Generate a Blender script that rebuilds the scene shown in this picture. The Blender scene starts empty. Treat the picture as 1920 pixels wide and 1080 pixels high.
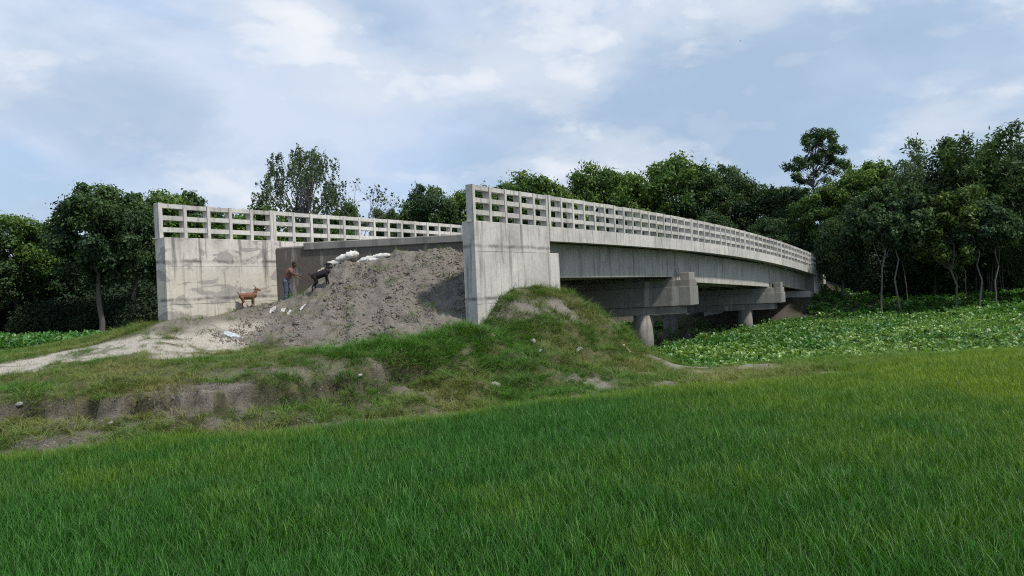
import bpy, bmesh, math, random
import numpy as np
from mathutils import Vector, Matrix

# ------------------------------------------------------------------ camera, sky, sun, exposure
SC = bpy.context.scene
COL = SC.collection
F = 1450.0                       # focal length in pixels of a 1920 px wide frame
ROLL = math.radians(2.58)
PIT = math.radians(0.173)
CAMZ = 3.6

cam_d = bpy.data.cameras.new('camera')
cam = bpy.data.objects.new('camera', cam_d)
COL.objects.link(cam)
cam_d.sensor_width = 36.0
cam_d.lens = F / 1920 * 36
cam_d.clip_end = 5000
cam.matrix_world = (Matrix.Translation((0, 0, CAMZ)) @ Matrix.Rotation(math.pi / 2 + PIT, 4, 'X')
                    @ Matrix.Rotation(-ROLL, 4, 'Z'))
SC.camera = cam

SUN_H = Vector((0.88, -0.47, 0)).normalized()
SUN_EL = math.radians(58)
sun_dir = Vector((SUN_H.x * math.cos(SUN_EL), SUN_H.y * math.cos(SUN_EL), math.sin(SUN_EL)))
sun_d = bpy.data.lights.new('sun', 'SUN')
sun_d.energy = 3.0
sun_d.angle = math.radians(3.0)
sun_d.color = (1.0, 0.94, 0.85)
sun = bpy.data.objects.new('sun', sun_d)
COL.objects.link(sun)
sun.rotation_euler = sun_dir.to_track_quat('Z', 'Y').to_euler()

SC.view_settings.view_transform = 'Standard'
SC.view_settings.look = 'None'
SC.view_settings.gamma = 1.0
SC.view_settings.exposure = 0.52
SC.cycles.max_bounces = 3
SC.cycles.diffuse_bounces = 2
SC.cycles.adaptive_threshold = 0.012
SC.cycles.use_denoising = False
SC.cycles.filter_width = 1.1
SC.cycles.sample_clamp_indirect = 4.0
SC.cycles.transparent_max_bounces = 4


cR, sR, cP, sP = math.cos(ROLL), math.sin(ROLL), math.cos(PIT), math.sin(PIT)


def ray(px, py):
    dx, dy = px - 960.0, py - 540.0
    u, v = cR * dx - sR * dy, sR * dx + cR * dy
    a, b, c = u / F, 1.0, -v / F
    return Vector((a, cP * b - sP * c, sP * b + cP * c))


def build_world():
    w = bpy.data.worlds.new('World')
    SC.world = w
    w.use_nodes = True
    nt = w.node_tree
    N, L = nt.nodes, nt.links
    N.clear()
    out = N.new('ShaderNodeOutputWorld')
    bg = N.new('ShaderNodeBackground')
    bg.inputs['Strength'].default_value = 0.10
    L.new(bg.outputs[0], out.inputs[0])
    sky = N.new('ShaderNodeTexSky')
    sky.sky_type = 'NISHITA'
    sky.sun_disc = False
    sky.sun_elevation = SUN_EL
    sky.sun_rotation = math.atan2(SUN_H.x, SUN_H.y)
    sky.dust_density = 2.0
    sky.air_density = 1.0
    tc = N.new('ShaderNodeTexCoord')
    sep = N.new('ShaderNodeSeparateXYZ')
    L.new(tc.outputs['Generated'], sep.inputs[0])

    def m(op, a, b=None, c=None, clamp=False):
        n = N.new('ShaderNodeMath')
        n.operation = op
        n.use_clamp = clamp
        for i, v in enumerate((a, b, c)):
            if v is None:
                continue
            if isinstance(v, (int, float)):
                n.inputs[i].default_value = v
            else:
                L.new(v, n.inputs[i])
        return n.outputs[0]
    vs = N.new('ShaderNodeVectorMath')
    vs.operation = 'MULTIPLY'
    vs.inputs[1].default_value = (1.0, 1.0, 2.1)
    L.new(tc.outputs['Generated'], vs.inputs[0])
    comb = vs

    def cloud_at(px, py, rad):
        # soft lobe round one direction of the sky, for the cloud masses the photograph shows
        d = ray(px, py).normalized()
        dm = N.new('ShaderNodeVectorMath')
        dm.operation = 'DISTANCE'
        L.new(comb.outputs[0], dm.inputs[0])
        dm.inputs[1].default_value = (d.x, d.y, d.z * 2.1)
        return m('SUBTRACT', 1.0, m('DIVIDE', dm.outputs['Value'], rad), clamp=True)

    def lobes(base, lst):
        for px, py, rad, w in lst:
            base = m('ADD', base, m('MULTIPLY', cloud_at(px, py, rad), w))
        return base

    def noise(scale, detail, rough, off, dist=0.0):
        mp = N.new('ShaderNodeMapping')
        mp.inputs['Location'].default_value = off
        L.new(comb.outputs[0], mp.inputs[0])
        n = N.new('ShaderNodeTexNoise')
        n.inputs['Scale'].default_value = scale
        n.inputs['Detail'].default_value = detail
        n.inputs['Roughness'].default_value = rough
        n.inputs['Distortion'].default_value = dist
        L.new(mp.outputs[0], n.inputs['Vector'])
        return n.outputs['Fac']

    def ramp(v, stops):
        r = N.new('ShaderNodeValToRGB')
        e = r.color_ramp.elements
        while len(e) < len(stops):
            e.new(0.5)
        for i, (p, c) in enumerate(stops):
            e[i].position = p
            e[i].color = (c[0], c[1], c[2], 1) if not isinstance(c, (int, float)) else (c, c, c, 1)
        L.new(v, r.inputs[0])
        return r.outputs[0]

    def mix(f, a, b):
        n = N.new('ShaderNodeMixRGB')
        for s, v in zip(('Fac', 'Color1', 'Color2'), (f, a, b)):
            if isinstance(v, (int, float)):
                n.inputs[s].default_value = v
            elif isinstance(v, tuple):
                n.inputs[s].default_value = (*v, 1)
            else:
                L.new(v, n.inputs[s])
        return n.outputs[0]
    # thin high veil, then mid grey-blue cloud sheets, then bright cumulus heads
    veil = ramp(noise(1.9, 5, 0.5, (3.1, 1.7, 0), .2), [(0.36, 0.45), (0.58, 0.97)])
    c0 = mix(m('MULTIPLY', veil, 1.0), sky.outputs[0], (3.55, 4.65, 6.35))
    pale = ramp(lobes(noise(2.8, 7, 0.54, (9.1, 2.2, 4), .3), [(420, 300, .34, .14), (150, 60, .3, .12), (1750, 60, .3, .08)]), [(0.45, 0.0), (0.56, 0.6), (0.70, 0.9)])
    c0 = mix(pale, c0, (4.7, 5.3, 6.35))
    grey = ramp(lobes(noise(4.0, 9, 0.58, (7.3, 4.4, 2.0), 0.3), [(1450, 170, .34, .34), (1180, 215, .25, .16), (130, 220, .2, .16), (640, 10, .16, .15)]),
                [(0.50, 0.0), (0.66, .55), (0.86, 0.95)])
    c1 = mix(grey, c0, (2.75, 3.7, 4.95))
    white = ramp(lobes(noise(4.3, 9, 0.57, (1.2, 8.6, 5.0), 0.2),
                       [(1150, 70, .22, .21), (950, 110, .15, .16), (640, 120, .18, .15), (500, 20, .14, .14), (1780, 190, .19, .16), (1130, 265, .16, .14),
                        (1340, 275, .15, .12), (10, 130, .1, .22), (450, 320, .1, .12), (250, 270, .08, .1), (1450, 165, .25, -.25)]),
                 [(0.50, 0.0), (0.61, 0.45), (0.80, 0.92)])
    c2 = mix(white, c1, (5.25, 5.65, 6.3))
    puff = ramp(m('ADD', noise(8.5, 9, 0.55, (4.4, 2.9, 1.0), 0.15), m('MULTIPLY', white, .16)), [(0.58, 0.0), (0.63, 0.45), (0.74, 0.8)])
    c2 = mix(m('MULTIPLY', puff, m('ADD', white, .18, clamp=True)), c2, (6.3, 6.55, 6.9))
    L.new(c2, bg.inputs['Color'])


build_world()

# ------------------------------------------------------------------ helpers
rnd = random.Random(7)
RS = np.random.RandomState(11)
def atY(px, py, Y):
    d = ray(px, py)
    k = Y / d.y
    return Vector((d.x * k, Y, CAMZ + d.z * k))


def atZ(px, py, z):
    d = ray(px, py)
    k = (z - CAMZ) / d.z
    return Vector((d.x * k, d.y * k, z))


def tag(o, label=None, cat=None, group=None, kind=None):
    if label:
        o['label'] = label
    if cat:
        o['category'] = cat
    if group:
        o['group'] = group
    if kind:
        o['kind'] = kind
    return o


def empty(name, loc=(0, 0, 0), rz=0.0):
    o = bpy.data.objects.new(name, None)
    COL.objects.link(o)
    o.location = loc
    o.rotation_euler = (0, 0, rz)
    o.empty_display_size = 0.2
    return o


def link(name, me, mat=None, parent=None):
    o = bpy.data.objects.new(name, me)
    COL.objects.link(o)
    if mat is not None and not me.materials:
        me.materials.append(mat)
    if parent is not None:
        o.parent = parent
    return o


def mesh_from(name, verts, faces, smooth=False):
    me = bpy.data.meshes.new(name)
    me.from_pydata([tuple(v) for v in verts], [], [tuple(f) for f in faces])
    me.validate()
    if smooth:
        me.polygons.foreach_set('use_smooth', [True] * len(me.polygons))
    me.update()
    return me


def fast_mesh(name, V, quads, smooth=False):
    me = bpy.data.meshes.new(name)
    V = np.asarray(V, dtype=np.float32)
    quads = np.asarray(quads, dtype=np.int32)
    n, k = quads.shape
    me.vertices.add(len(V))
    me.vertices.foreach_set('co', V.ravel())
    me.loops.add(n * k)
    me.loops.foreach_set('vertex_index', quads.ravel())
    me.polygons.add(n)
    me.polygons.foreach_set('loop_start', np.arange(0, n * k, k, dtype=np.int32))
    me.polygons.foreach_set('loop_total', np.full(n, k, dtype=np.int32))
    if smooth:
        me.polygons.foreach_set('use_smooth', np.ones(n, dtype=bool))
    me.update(calc_edges=True)
    return me


def hashn(ix, iy, seed):
    h = (ix.astype(np.int64) * 374761393 + iy.astype(np.int64) * 668265263 + seed * 1442695041) & 0x7fffffff
    h = ((h ^ (h >> 13)) * 1274126177) & 0x7fffffff
    h = h ^ (h >> 16)
    return (h & 0xffff) / 65535.0


def vnoise(x, y, seed=0):
    ix, iy = np.floor(x), np.floor(y)
    fx, fy = x - ix, y - iy
    fx, fy = fx * fx * (3 - 2 * fx), fy * fy * (3 - 2 * fy)
    a, b = hashn(ix, iy, seed), hashn(ix + 1, iy, seed)
    c, d = hashn(ix, iy + 1, seed), hashn(ix + 1, iy + 1, seed)
    return (a + (b - a) * fx) * (1 - fy) + (c + (d - c) * fx) * fy


def fbm(x, y, oct=4, seed=0):
    s, a, t = 0, 1.0, 0
    for i in range(oct):
        s = s + a * vnoise(x * 2 ** i + 17.3 * i, y * 2 ** i - 9.1 * i, seed + i)
        t += a
        a *= 0.5
    return s / t


def sstep(a, b, x):
    t = np.clip((x - a) / (b - a), 0, 1)
    return t * t * (3 - 2 * t)


# ------------------------------------------------------------------ materials
class NT:
    def __init__(self, name):
        self.m = bpy.data.materials.new(name)
        self.m.use_nodes = True
        self.t = self.m.node_tree
        self.N, self.L = self.t.nodes, self.t.links
        self.bsdf = self.N['Principled BSDF']
        self.out = self.N['Material Output']

    def put(self, sock, v):
        if isinstance(v, (int, float)):
            sock.default_value = v
        elif isinstance(v, tuple):
            sock.default_value = (*v, 1) if len(v) == 3 and sock.type == 'RGBA' else v
        else:
            self.L.new(v, sock)

    def pos(self, scale=(1, 1, 1), loc=(0, 0, 0), obj=False):
        if obj:
            src = self.N.new('ShaderNodeTexCoord').outputs['Object']
        else:
            src = self.N.new('ShaderNodeNewGeometry').outputs['Position']
        mp = self.N.new('ShaderNodeMapping')
        mp.inputs['Scale'].default_value = scale
        mp.inputs['Location'].default_value = loc
        self.L.new(src, mp.inputs[0])
        return mp.outputs[0]

    def noise(self, vec, scale=1.0, detail=4.0, rough=0.55, dist=0.0):
        n = self.N.new('ShaderNodeTexNoise')
        self.L.new(vec, n.inputs['Vector'])
        n.inputs['Scale'].default_value = scale
        n.inputs['Detail'].default_value = detail
        n.inputs['Roughness'].default_value = rough
        n.inputs['Distortion'].default_value = dist
        return n.outputs['Fac']

    def ramp(self, v, stops):
        r = self.N.new('ShaderNodeValToRGB')
        e = r.color_ramp.elements
        while len(e) < len(stops):
            e.new(0.5)
        for i, (p, c) in enumerate(stops):
            e[i].position = p
            e[i].color = (c, c, c, 1) if isinstance(c, (int, float)) else (*c, 1)
        self.L.new(v, r.inputs[0])
        return r.outputs[0]

    def mix(self, f, a, b, mode='MIX'):
        n = self.N.new('ShaderNodeMixRGB')
        n.blend_type = mode
        self.put(n.inputs['Fac'], f)
        self.put(n.inputs['Color1'], a)
        self.put(n.inputs['Color2'], b)
        return n.outputs[0]

    def math(self, op, a, b=0.0):
        n = self.N.new('ShaderNodeMath')
        n.operation = op
        self.put(n.inputs[0], a)
        self.put(n.inputs[1], b)
        return n.outputs[0]

    def attr(self, name, typ='GEOMETRY'):
        n = self.N.new('ShaderNodeAttribute')
        n.attribute_name = name
        n.attribute_type = typ
        return n

    def bump(self, h, strength=0.5, dist=0.02):
        b = self.N.new('ShaderNodeBump')
        b.inputs['Strength'].default_value = strength
        b.inputs['Distance'].default_value = dist
        self.L.new(h, b.inputs['Height'])
        self.L.new(b.outputs[0], self.bsdf.inputs['Normal'])

    def set(self, **k):
        for a, v in k.items():
            self.put(self.bsdf.inputs[{'col': 'Base Color', 'rough': 'Roughness', 'spec': 'Specular IOR Level'}[a]], v)
        return self.m


def plain(name, col, rough=0.8, var=0.25, scale=6.0):
    n = NT(name)
    f = n.noise(n.pos(obj=True), scale, 4)
    n.set(col=n.mix(1.0, col, n.ramp(f, [(0.3, 1 - var), (0.7, 1 + var * 0.4)]), 'MULTIPLY'), rough=rough, spec=0.25)
    return n.m


def concrete(name, base, stain=0.6, cream=0.0, streak=(2.6, 2.6, 0.16), joints=()):
    n = NT(name)
    big = n.noise(n.pos(), 0.9, 5, 0.6, 0.4)
    fine = n.noise(n.pos(), 9.0, 5, 0.65)
    c = n.mix(1.0, base, n.ramp(big, [(0.28, 0.72), (0.5, 1.0), (0.75, 1.16)]), 'MULTIPLY')
    c = n.mix(1.0, c, n.ramp(fine, [(0.3, 0.84), (0.65, 1.06)]), 'MULTIPLY')
    oi = n.N.new('ShaderNodeObjectInfo')
    c = n.mix(1.0, c, n.ramp(oi.outputs['Random'], [(0.0, 0.88), (1.0, 1.10)]), 'MULTIPLY')
    st = n.noise(n.pos(streak), 1.6, 6, 0.62)
    c = n.mix(n.ramp(st, [(0.53, 0.0), (0.70, stain)]), c, (0.10, 0.10, 0.095))
    rn = n.noise(n.pos(streak, (4, 2, 9)), 1.1, 4, 0.5)
    c = n.mix(n.ramp(rn, [(0.58, 0.0), (0.74, stain * 0.55)]), c, (0.58, 0.57, 0.54))
    if cream > 0:
        pt = n.noise(n.pos((0.9, 0.9, 1.3), (1.7, 0.3, 5.1)), 0.85, 7, 0.6, 0.7)
        low = n.N.new('ShaderNodeSeparateXYZ')
        n.L.new(n.pos(), low.inputs[0])
        zz = n.math('ADD', low.outputs[2], n.math('MULTIPLY', big, 1.2))
        lowm = n.ramp(n.math('MULTIPLY', zz, 0.1), [(0.50, 1.0), (0.57, 0.25)])
        pm = n.math('MULTIPLY', lowm, n.ramp(pt, [(0.36, 0.35), (0.47, cream), (0.60, cream), (0.64, 0.3)]))
        c = n.mix(pm, c, n.mix(fine, (0.44, 0.40, 0.31), (0.57, 0.53, 0.44)))
        p2 = n.noise(n.pos((0.7, 0.7, 1.6), (8.7, 3.3, 1.1)), 1.0, 8, 0.62, 0.9)
        c = n.mix(n.ramp(p2, [(0.53, 0.0), (0.57, 0.75), (0.62, .55)]), c, (0.23, 0.22, 0.215))
        c = n.mix(n.ramp(st, [(0.56, 0.0), (0.72, .6)]), c, (0.12, 0.11, 0.10))
    for jz in joints:
        sz = n.N.new('ShaderNodeSeparateXYZ')
        n.L.new(n.pos(), sz.inputs[0])
        wv = n.noise(n.pos((1, 1, .2), (jz, 0, 0)), 1.4, 6, .6)
        dz = n.math('ABSOLUTE', n.math('ADD', n.math('SUBTRACT', sz.outputs[2], jz + .09), n.math('MULTIPLY', wv, -.18)))
        brk = n.noise(n.pos((1, 1, .3), (jz * 3, 5, 0)), 2.2, 4, .6)
        c = n.mix(n.math('MULTIPLY', n.ramp(n.math('MULTIPLY', dz, 10.0), [(0.12, 1.0), (.9, 0.0)]), n.ramp(brk, [(.38, .15), (.6, .85)])), c, (0.09, 0.085, 0.08))
    n.set(col=c, rough=0.9, spec=0.2)
    n.bump(n.mix(0.5, fine, st), 0.55, 0.02)
    return n.m


M = {}
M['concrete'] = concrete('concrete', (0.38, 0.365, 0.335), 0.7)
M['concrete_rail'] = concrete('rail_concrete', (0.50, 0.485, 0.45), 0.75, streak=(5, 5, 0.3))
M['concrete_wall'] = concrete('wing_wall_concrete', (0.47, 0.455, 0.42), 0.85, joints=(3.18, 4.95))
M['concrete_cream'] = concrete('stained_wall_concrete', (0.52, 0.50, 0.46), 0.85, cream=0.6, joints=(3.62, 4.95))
M['concrete_cap'] = concrete('shaded_pier_concrete', (0.215, 0.207, 0.192), 0.75)  # darker copy of the bridge concrete: under-deck shade put into the colour
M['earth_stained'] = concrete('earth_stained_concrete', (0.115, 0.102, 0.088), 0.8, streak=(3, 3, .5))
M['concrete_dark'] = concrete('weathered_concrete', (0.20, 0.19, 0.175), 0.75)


def leaf_mat(name, dark, light, rough=0.5, trans=0.25, spec=0.35, inst=False, lo=.72, hi=1.28):
    n = NT(name)
    a = n.attr('tint', 'INSTANCER' if inst else 'GEOMETRY')
    b = n.attr('shade', 'GEOMETRY')
    c = n.mix(a.outputs['Fac'], dark, light)
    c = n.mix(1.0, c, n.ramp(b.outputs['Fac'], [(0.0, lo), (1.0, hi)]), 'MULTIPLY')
    n.set(col=c, rough=rough, spec=spec)
    tr = n.N.new('ShaderNodeBsdfTranslucent')
    n.L.new(n.mix(1.0, c, (1.1, 1.25, 0.5), 'MULTIPLY'), tr.inputs['Color'])
    mx = n.N.new('ShaderNodeMixShader')
    mx.inputs[0].default_value = trans
    n.L.new(n.bsdf.outputs[0], mx.inputs[1])
    n.L.new(tr.outputs[0], mx.inputs[2])
    n.L.new(mx.outputs[0], n.out.inputs['Surface'])
    return n.m


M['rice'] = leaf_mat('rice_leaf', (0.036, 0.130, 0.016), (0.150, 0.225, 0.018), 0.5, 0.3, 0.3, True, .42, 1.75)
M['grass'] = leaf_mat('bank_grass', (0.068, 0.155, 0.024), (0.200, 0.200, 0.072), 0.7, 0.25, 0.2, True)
M['hyacinth'] = leaf_mat('hyacinth_leaf', (0.060, 0.165, 0.034), (0.190, 0.290, 0.070), 0.4, 0.3, 0.45, True, .5, 1.5)
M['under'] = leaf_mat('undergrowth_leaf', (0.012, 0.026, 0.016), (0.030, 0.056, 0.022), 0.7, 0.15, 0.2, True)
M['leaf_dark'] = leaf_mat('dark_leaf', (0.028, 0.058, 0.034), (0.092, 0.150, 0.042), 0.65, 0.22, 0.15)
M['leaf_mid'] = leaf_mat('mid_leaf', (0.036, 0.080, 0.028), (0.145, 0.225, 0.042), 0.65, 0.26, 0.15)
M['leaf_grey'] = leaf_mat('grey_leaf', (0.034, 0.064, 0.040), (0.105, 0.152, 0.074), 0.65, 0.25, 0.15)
M['leaf_lime'] = leaf_mat('lime_leaf', (0.045, 0.085, 0.020), (0.130, 0.185, 0.034), 0.5, 0.3, 0.3)


def bark(name, a, b):
    n = NT(name)
    f = n.noise(n.pos((4, 4, 0.8)), 3.0, 5, 0.6)
    n.set(col=n.mix(f, a, b), rough=0.9, spec=0.15)
    n.bump(f, 0.6, 0.03)
    return n.m


M['bark'] = bark('bark', (0.05, 0.045, 0.04), (0.16, 0.145, 0.125))
M['bark_pale'] = bark('pale_bark', (0.08, 0.073, 0.066), (0.22, 0.205, 0.185))


def ground_mat():
    n = NT('earth')
    a = n.attr('cover')
    sp = n.N.new('ShaderNodeSeparateColor')
    n.L.new(a.outputs['Color'], sp.inputs[0])
    big = n.noise(n.pos(), 0.7, 6, 0.6)
    mid = n.noise(n.pos(), 4.0, 6, 0.65)
    fine = n.noise(n.pos(), 22.0, 4, 0.7)
    soil = n.mix(mid, (0.102, 0.092, 0.079), (0.275, 0.252, 0.222))
    soil = n.mix(n.ramp(big, [(0.35, 0.0), (0.7, 0.6)]), soil, (0.220, 0.201, 0.176))
    sand = n.mix(mid, (0.33, 0.305, 0.26), (0.50, 0.47, 0.41))
    turf = n.mix(n.ramp(mid, [(0.35, 0.0), (0.65, 1.0)]), (0.050, 0.075, 0.020), (0.130, 0.118, 0.058))
    mud_shade = n.mix(mid, (0.040, 0.040, 0.030), (0.085, 0.075, 0.055))
    c = n.mix(sp.outputs[1], soil, sand)
    gm = n.math('MULTIPLY', sp.outputs[0], n.ramp(mid, [(0.25, 0.55), (0.5, 1.0)]))
    c = n.mix(gm, c, turf)
    c = n.mix(sp.outputs[2], c, mud_shade)
    c = n.mix(1.0, c, n.ramp(fine, [(0.3, 0.6), (0.7, 1.2)]), 'MULTIPLY')
    n.set(col=c, rough=0.95, spec=0.12)
    n.bump(n.mix(0.5, mid, fine), 1.0, 0.10)
    return n.m


M['ground'] = ground_mat()


def water_mat():
    n = NT('still_water')
    f = n.noise(n.pos(), 1.5, 3)
    n.set(col=n.mix(f, (0.010, 0.014, 0.010), (0.022, 0.026, 0.016)), rough=0.12, spec=0.5)
    n.bump(f, 0.08, 0.02)
    return n.m


M['water'] = water_mat()

# ------------------------------------------------------------------ bridge frame of reference
TH = math.radians(33.707)
DIR = Vector((math.sin(TH), math.cos(TH), 0))
NRM = Vector((-math.cos(TH), math.sin(TH), 0))
R0 = Vector((-1.162, 25.58, 0))
SK = -5.224 / 9.553           # skew of the abutments and piers
BW = 9.83                     # overall width
BAY = 0.9466


def prof(s):                  # level of the railing base (top of the kerb)
    if s < 4:
        s = 4 + (s - 4) * 0.6
    return CAMZ + 2.353 + 0.00647 * s - 0.00041 * s * s - 8.212e-6 * s ** 3


def BP(s, d, dz=None, z=None, skew=True):
    a = s + (SK * d if skew else 0.0)
    p = R0 + DIR * a + NRM * d
    p.z = prof(a) + dz if z is None else z
    return p


# ------------------------------------------------------------------ ground
def yb(x):                    # far edge of the rice
    return 17.85 + 0.384 * x + 0.35 * np.sin(x * 0.55) + 0.2 * np.sin(x * 1.7 + 1)


CP = []


def cz(px, py, z):
    p = atZ(px, py, z)
    CP.append((p.x, p.y, z))


def cy(px, py, Y):
    p = atY(px, py, Y)
    CP.append((p.x, p.y, p.z))


def cb(s, d, z):
    p = BP(s, d, z=z)
    CP.append((p.x, p.y, z))


for a in ((-45, 2), (-25, 3), (-12, 5), (0, 4), (12, 5), (25, 6), (45, 10), (-16, 10), (-6, 11), (4, 13), (14, 16),
          (25, 20), (38, 24), (50, 29), (8, 18)):
    CP.append((a[0], a[1], 0.8))
for x in (-45, -32, -22, -14, -9, -5, -1, 2, 5, 9, 14, 20, 28, 38, 50):
    CP.append((x, float(yb(np.array(float(x)))) + 0.3, 0.84))
for a in ((0, 728, 1.8), (150, 722, 1.8), (300, 709, 1.85), (420, 700, 1.9), (520, 690, 1.92), (620, 672, 2.02),
          (720, 648, 2.18), (830, 625, 2.36), (900, 619, 2.42), (0, 690, 2.02), (200, 666, 2.2), (300, 641, 2.5),
          (420, 655, 2.12), (560, 656, 2.06), (400, 605, 2.95), (350, 620, 2.75), (100, 652, 2.05), (0, 664, 1.9),
          (270, 612, 2.75), (-150, 700, 1.95), (-150, 735, 1.75), (470, 620, 2.6)):
    cz(*a)
for a in ((860, 468, 29.6), (800, 474, 29.4), (735, 473, 29.6), (660, 490, 29.3), (620, 508, 29.3), (580, 546, 29.2), (545, 563, 29.3),
          (700, 560, 26.5), (800, 560, 26.8), (620, 592, 26), (560, 612, 25.5), (600, 650, 23.4), (700, 645, 23.7),
          (800, 628, 24.5), (862, 612, 25.5), (862, 540, 27.6), (893, 622, 25.45), (880, 622, 25.2),
          (1010, 545, 28.3), (1060, 548, 29.4), (1130, 592, 29.5), (1200, 650, 29), (1250, 684, 28.5),
          (1000, 600, 25.7), (1060, 620, 25.6), (950, 640, 24), (1020, 690, 22.2), (1150, 690, 24), (1100, 650, 25.5),
          (930, 580, 26.2), (965, 547, 27.1), (700, 720, 20), (850, 690, 21.5), (950, 740, 20), (600, 740, 18.5),
          (400, 760, 17.3), (200, 780, 16.5), (0, 780, 16.5), (-150, 800, 15.8), (465, 578, 28.5), (310, 601, 26.4),
          (515, 574, 30.2)):
    cy(*a)
for a in ((6, 25, .72), (8, 26, .76), (11, 26.6, .66), (16, 27.5, .58), (28, 32, .5), (44, 38, .5),
          (9, 29.8, 0), (17, 30.5, 0), (30, 35.5, 0), (46, 41.5, 0),
          (8, 34, -.55), (15, 36, -.6), (25, 40, -.6), (40, 46, -.6), (15, 45, -.6), (25, 50, -.6), (34, 50, -.5),
          (6, 45, -.6), (0, 50, -.5), (10, 60, -.5), (17, 60, -.6), (-6, 52, -.1),
          (31, 62.5, .1), (38, 58.5, .2), (46, 56, .3), (60, 52, .4), (34, 66, 1.0), (42, 63, 1.2), (52, 60, 1.3),
          (70, 60, 1.4), (45, 80, 1.5), (20, 85, 1.4), (0, 80, 1.3), (8, 72, .6), (-8, 66, .9),
          (-20, 45, 1.05), (-11, 43, .9), (-30, 60, 1.2), (-20, 75, 1.5), (-45, 30, 1.6), (-30, 20, 1.8), (-30, 27, 1.95),
          (-22, 33, 1.8), (-45, 15, 1.2), (-45, 60, 1.4), (-45, 85, 1.6), (60, 85, 1.6), (0, 95, 1.5)):
    CP.append(a)
for a in ((7, 5, 2.2), (10.5, 5, .3), (8, 8.5, 2.0), (11, 1.5, .1), (53, 4, 4.0), (60, 4, 4.2), (52, -5, 1.1), (54, 14, 1.2),
          (60, -6, 1.4), (46, 5, .0), (7, 11, 2.0), (2, 12, 2.2), (12, 12, .5)):
    cb(*a)
CP = np.array(CP)


def rbf_build():
    d = np.hypot(CP[:, None, 0] - CP[None, :, 0], CP[:, None, 1] - CP[None, :, 1])
    A = np.sqrt(d * d + 0.5 ** 2)
    n = len(CP)
    A = A - np.eye(n) * 0.02
    P = np.c_[np.ones(n)]
    K = np.block([[A, P], [P.T, np.zeros((1, 1))]])
    return np.linalg.solve(K, np.r_[CP[:, 2], 0])


RW = rbf_build()


def hbase(x, y):
    xs, ys = np.clip(x, -46, 62).ravel(), np.clip(y, 0, 96).ravel()
    o = np.empty_like(xs)
    for i in range(0, len(xs), 20000):
        d2 = (xs[i:i + 20000, None] - CP[None, :, 0]) ** 2 + (ys[i:i + 20000, None] - CP[None, :, 1]) ** 2
        o[i:i + 20000] = np.sqrt(d2 + 0.25) @ RW[:-1] + RW[-1]
    o = o.reshape(x.shape)
    f = sstep(0.5, -0.5, y - yb(x))
    return o * (1 - f) + 0.8 * f


def grow(lo, a, b, hi, step):
    mid = np.arange(a, b + step * 0.5, step)
    left, right = [], []
    p, s = a, step
    while p > lo:
        s *= 1.13
        p -= s
        left.append(p)
    p, s = b, step
    while p < hi:
        s *= 1.13
        p += s
        right.append(p)
    return np.r_[left[::-1], mid, right]


GX = grow(-1500, -17, 12, 1500, 0.085)
GY = grow(-300, 13.0, 31.0, 2500, 0.075)
gx, gy = np.meshgrid(GX, GY)
gh = hbase(gx, gy)
# local bridge coordinates of every ground vertex
rx, ry = gx - R0.x, gy - R0.y
ga = rx * DIR.x + ry * DIR.y
gd = rx * NRM.x + ry * NRM.y
gs = ga - SK * gd
slope = np.hypot(*np.gradient(gh, GY, GX))
inner = sstep(0.2, 0.7, gd) * sstep(9.6, 9.2, gd) * sstep(-5.5, -4.5, gs)
hl = [atZ(*p_) for p_ in ((400, 632, 2.5), (450, 648, 2.2), (600, 660, 2.02), (720, 652, 2.12), (830, 632, 2.28), (900, 622, 2.36))]
yl = np.interp(gx, [p_.x for p_ in hl], [p_.y for p_ in hl])
heap = inner * sstep(-.1, .4, gy - yl + 1.1 * (fbm(gx * .8, gy * .8, 3, 5) - .5)) * sstep(-10.6, -9.0, gx + 1.2 * (fbm(gx * .9, gy * .9, 3, 6) - .5))
bank = sstep(0.3, 1.0, gy - yb(gx)) * sstep(2.1, 1.6, gh) * sstep(33, 29, gy) * sstep(2.0, -3.0, gx - 4)
rough = fbm(gx * 1.3, gy * 1.3, 5, 3) - .5
clod = 1 - np.abs(2 * fbm(gx * 2.2, gy * 2.2, 4, 21) - 1)
near = sstep(34, 29, gy) * sstep(-0.2, 0.6, gy - yb(gx)) * sstep(-25, -18, gx) * sstep(16, 12, gx)
terr = fbm(gx * .9 + 3 * gh, gh * 7 + gx * .5, 3, 40) - .5        # ragged little ledges on the eroded face
gh = gh + near * (rough * (0.10 + 0.42 * bank) + heap * ((clod - .72) * 0.30 + .22 * rough + .12 * (fbm(gx * 4.1, gy * 4.1, 2, 88) - .5) + sstep(-7.9, -6.6, gx) * (.30 * (fbm(gx * .9 + gy * .3, gh * 5.0, 3, 41) - .5) - .16 * sstep(.56, .68, fbm(gx * 1.6 + .8 * gh, gy * .35, 3, 42)))) + bank * terr * 0.55 * sstep(.1, .4, slope))
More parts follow.
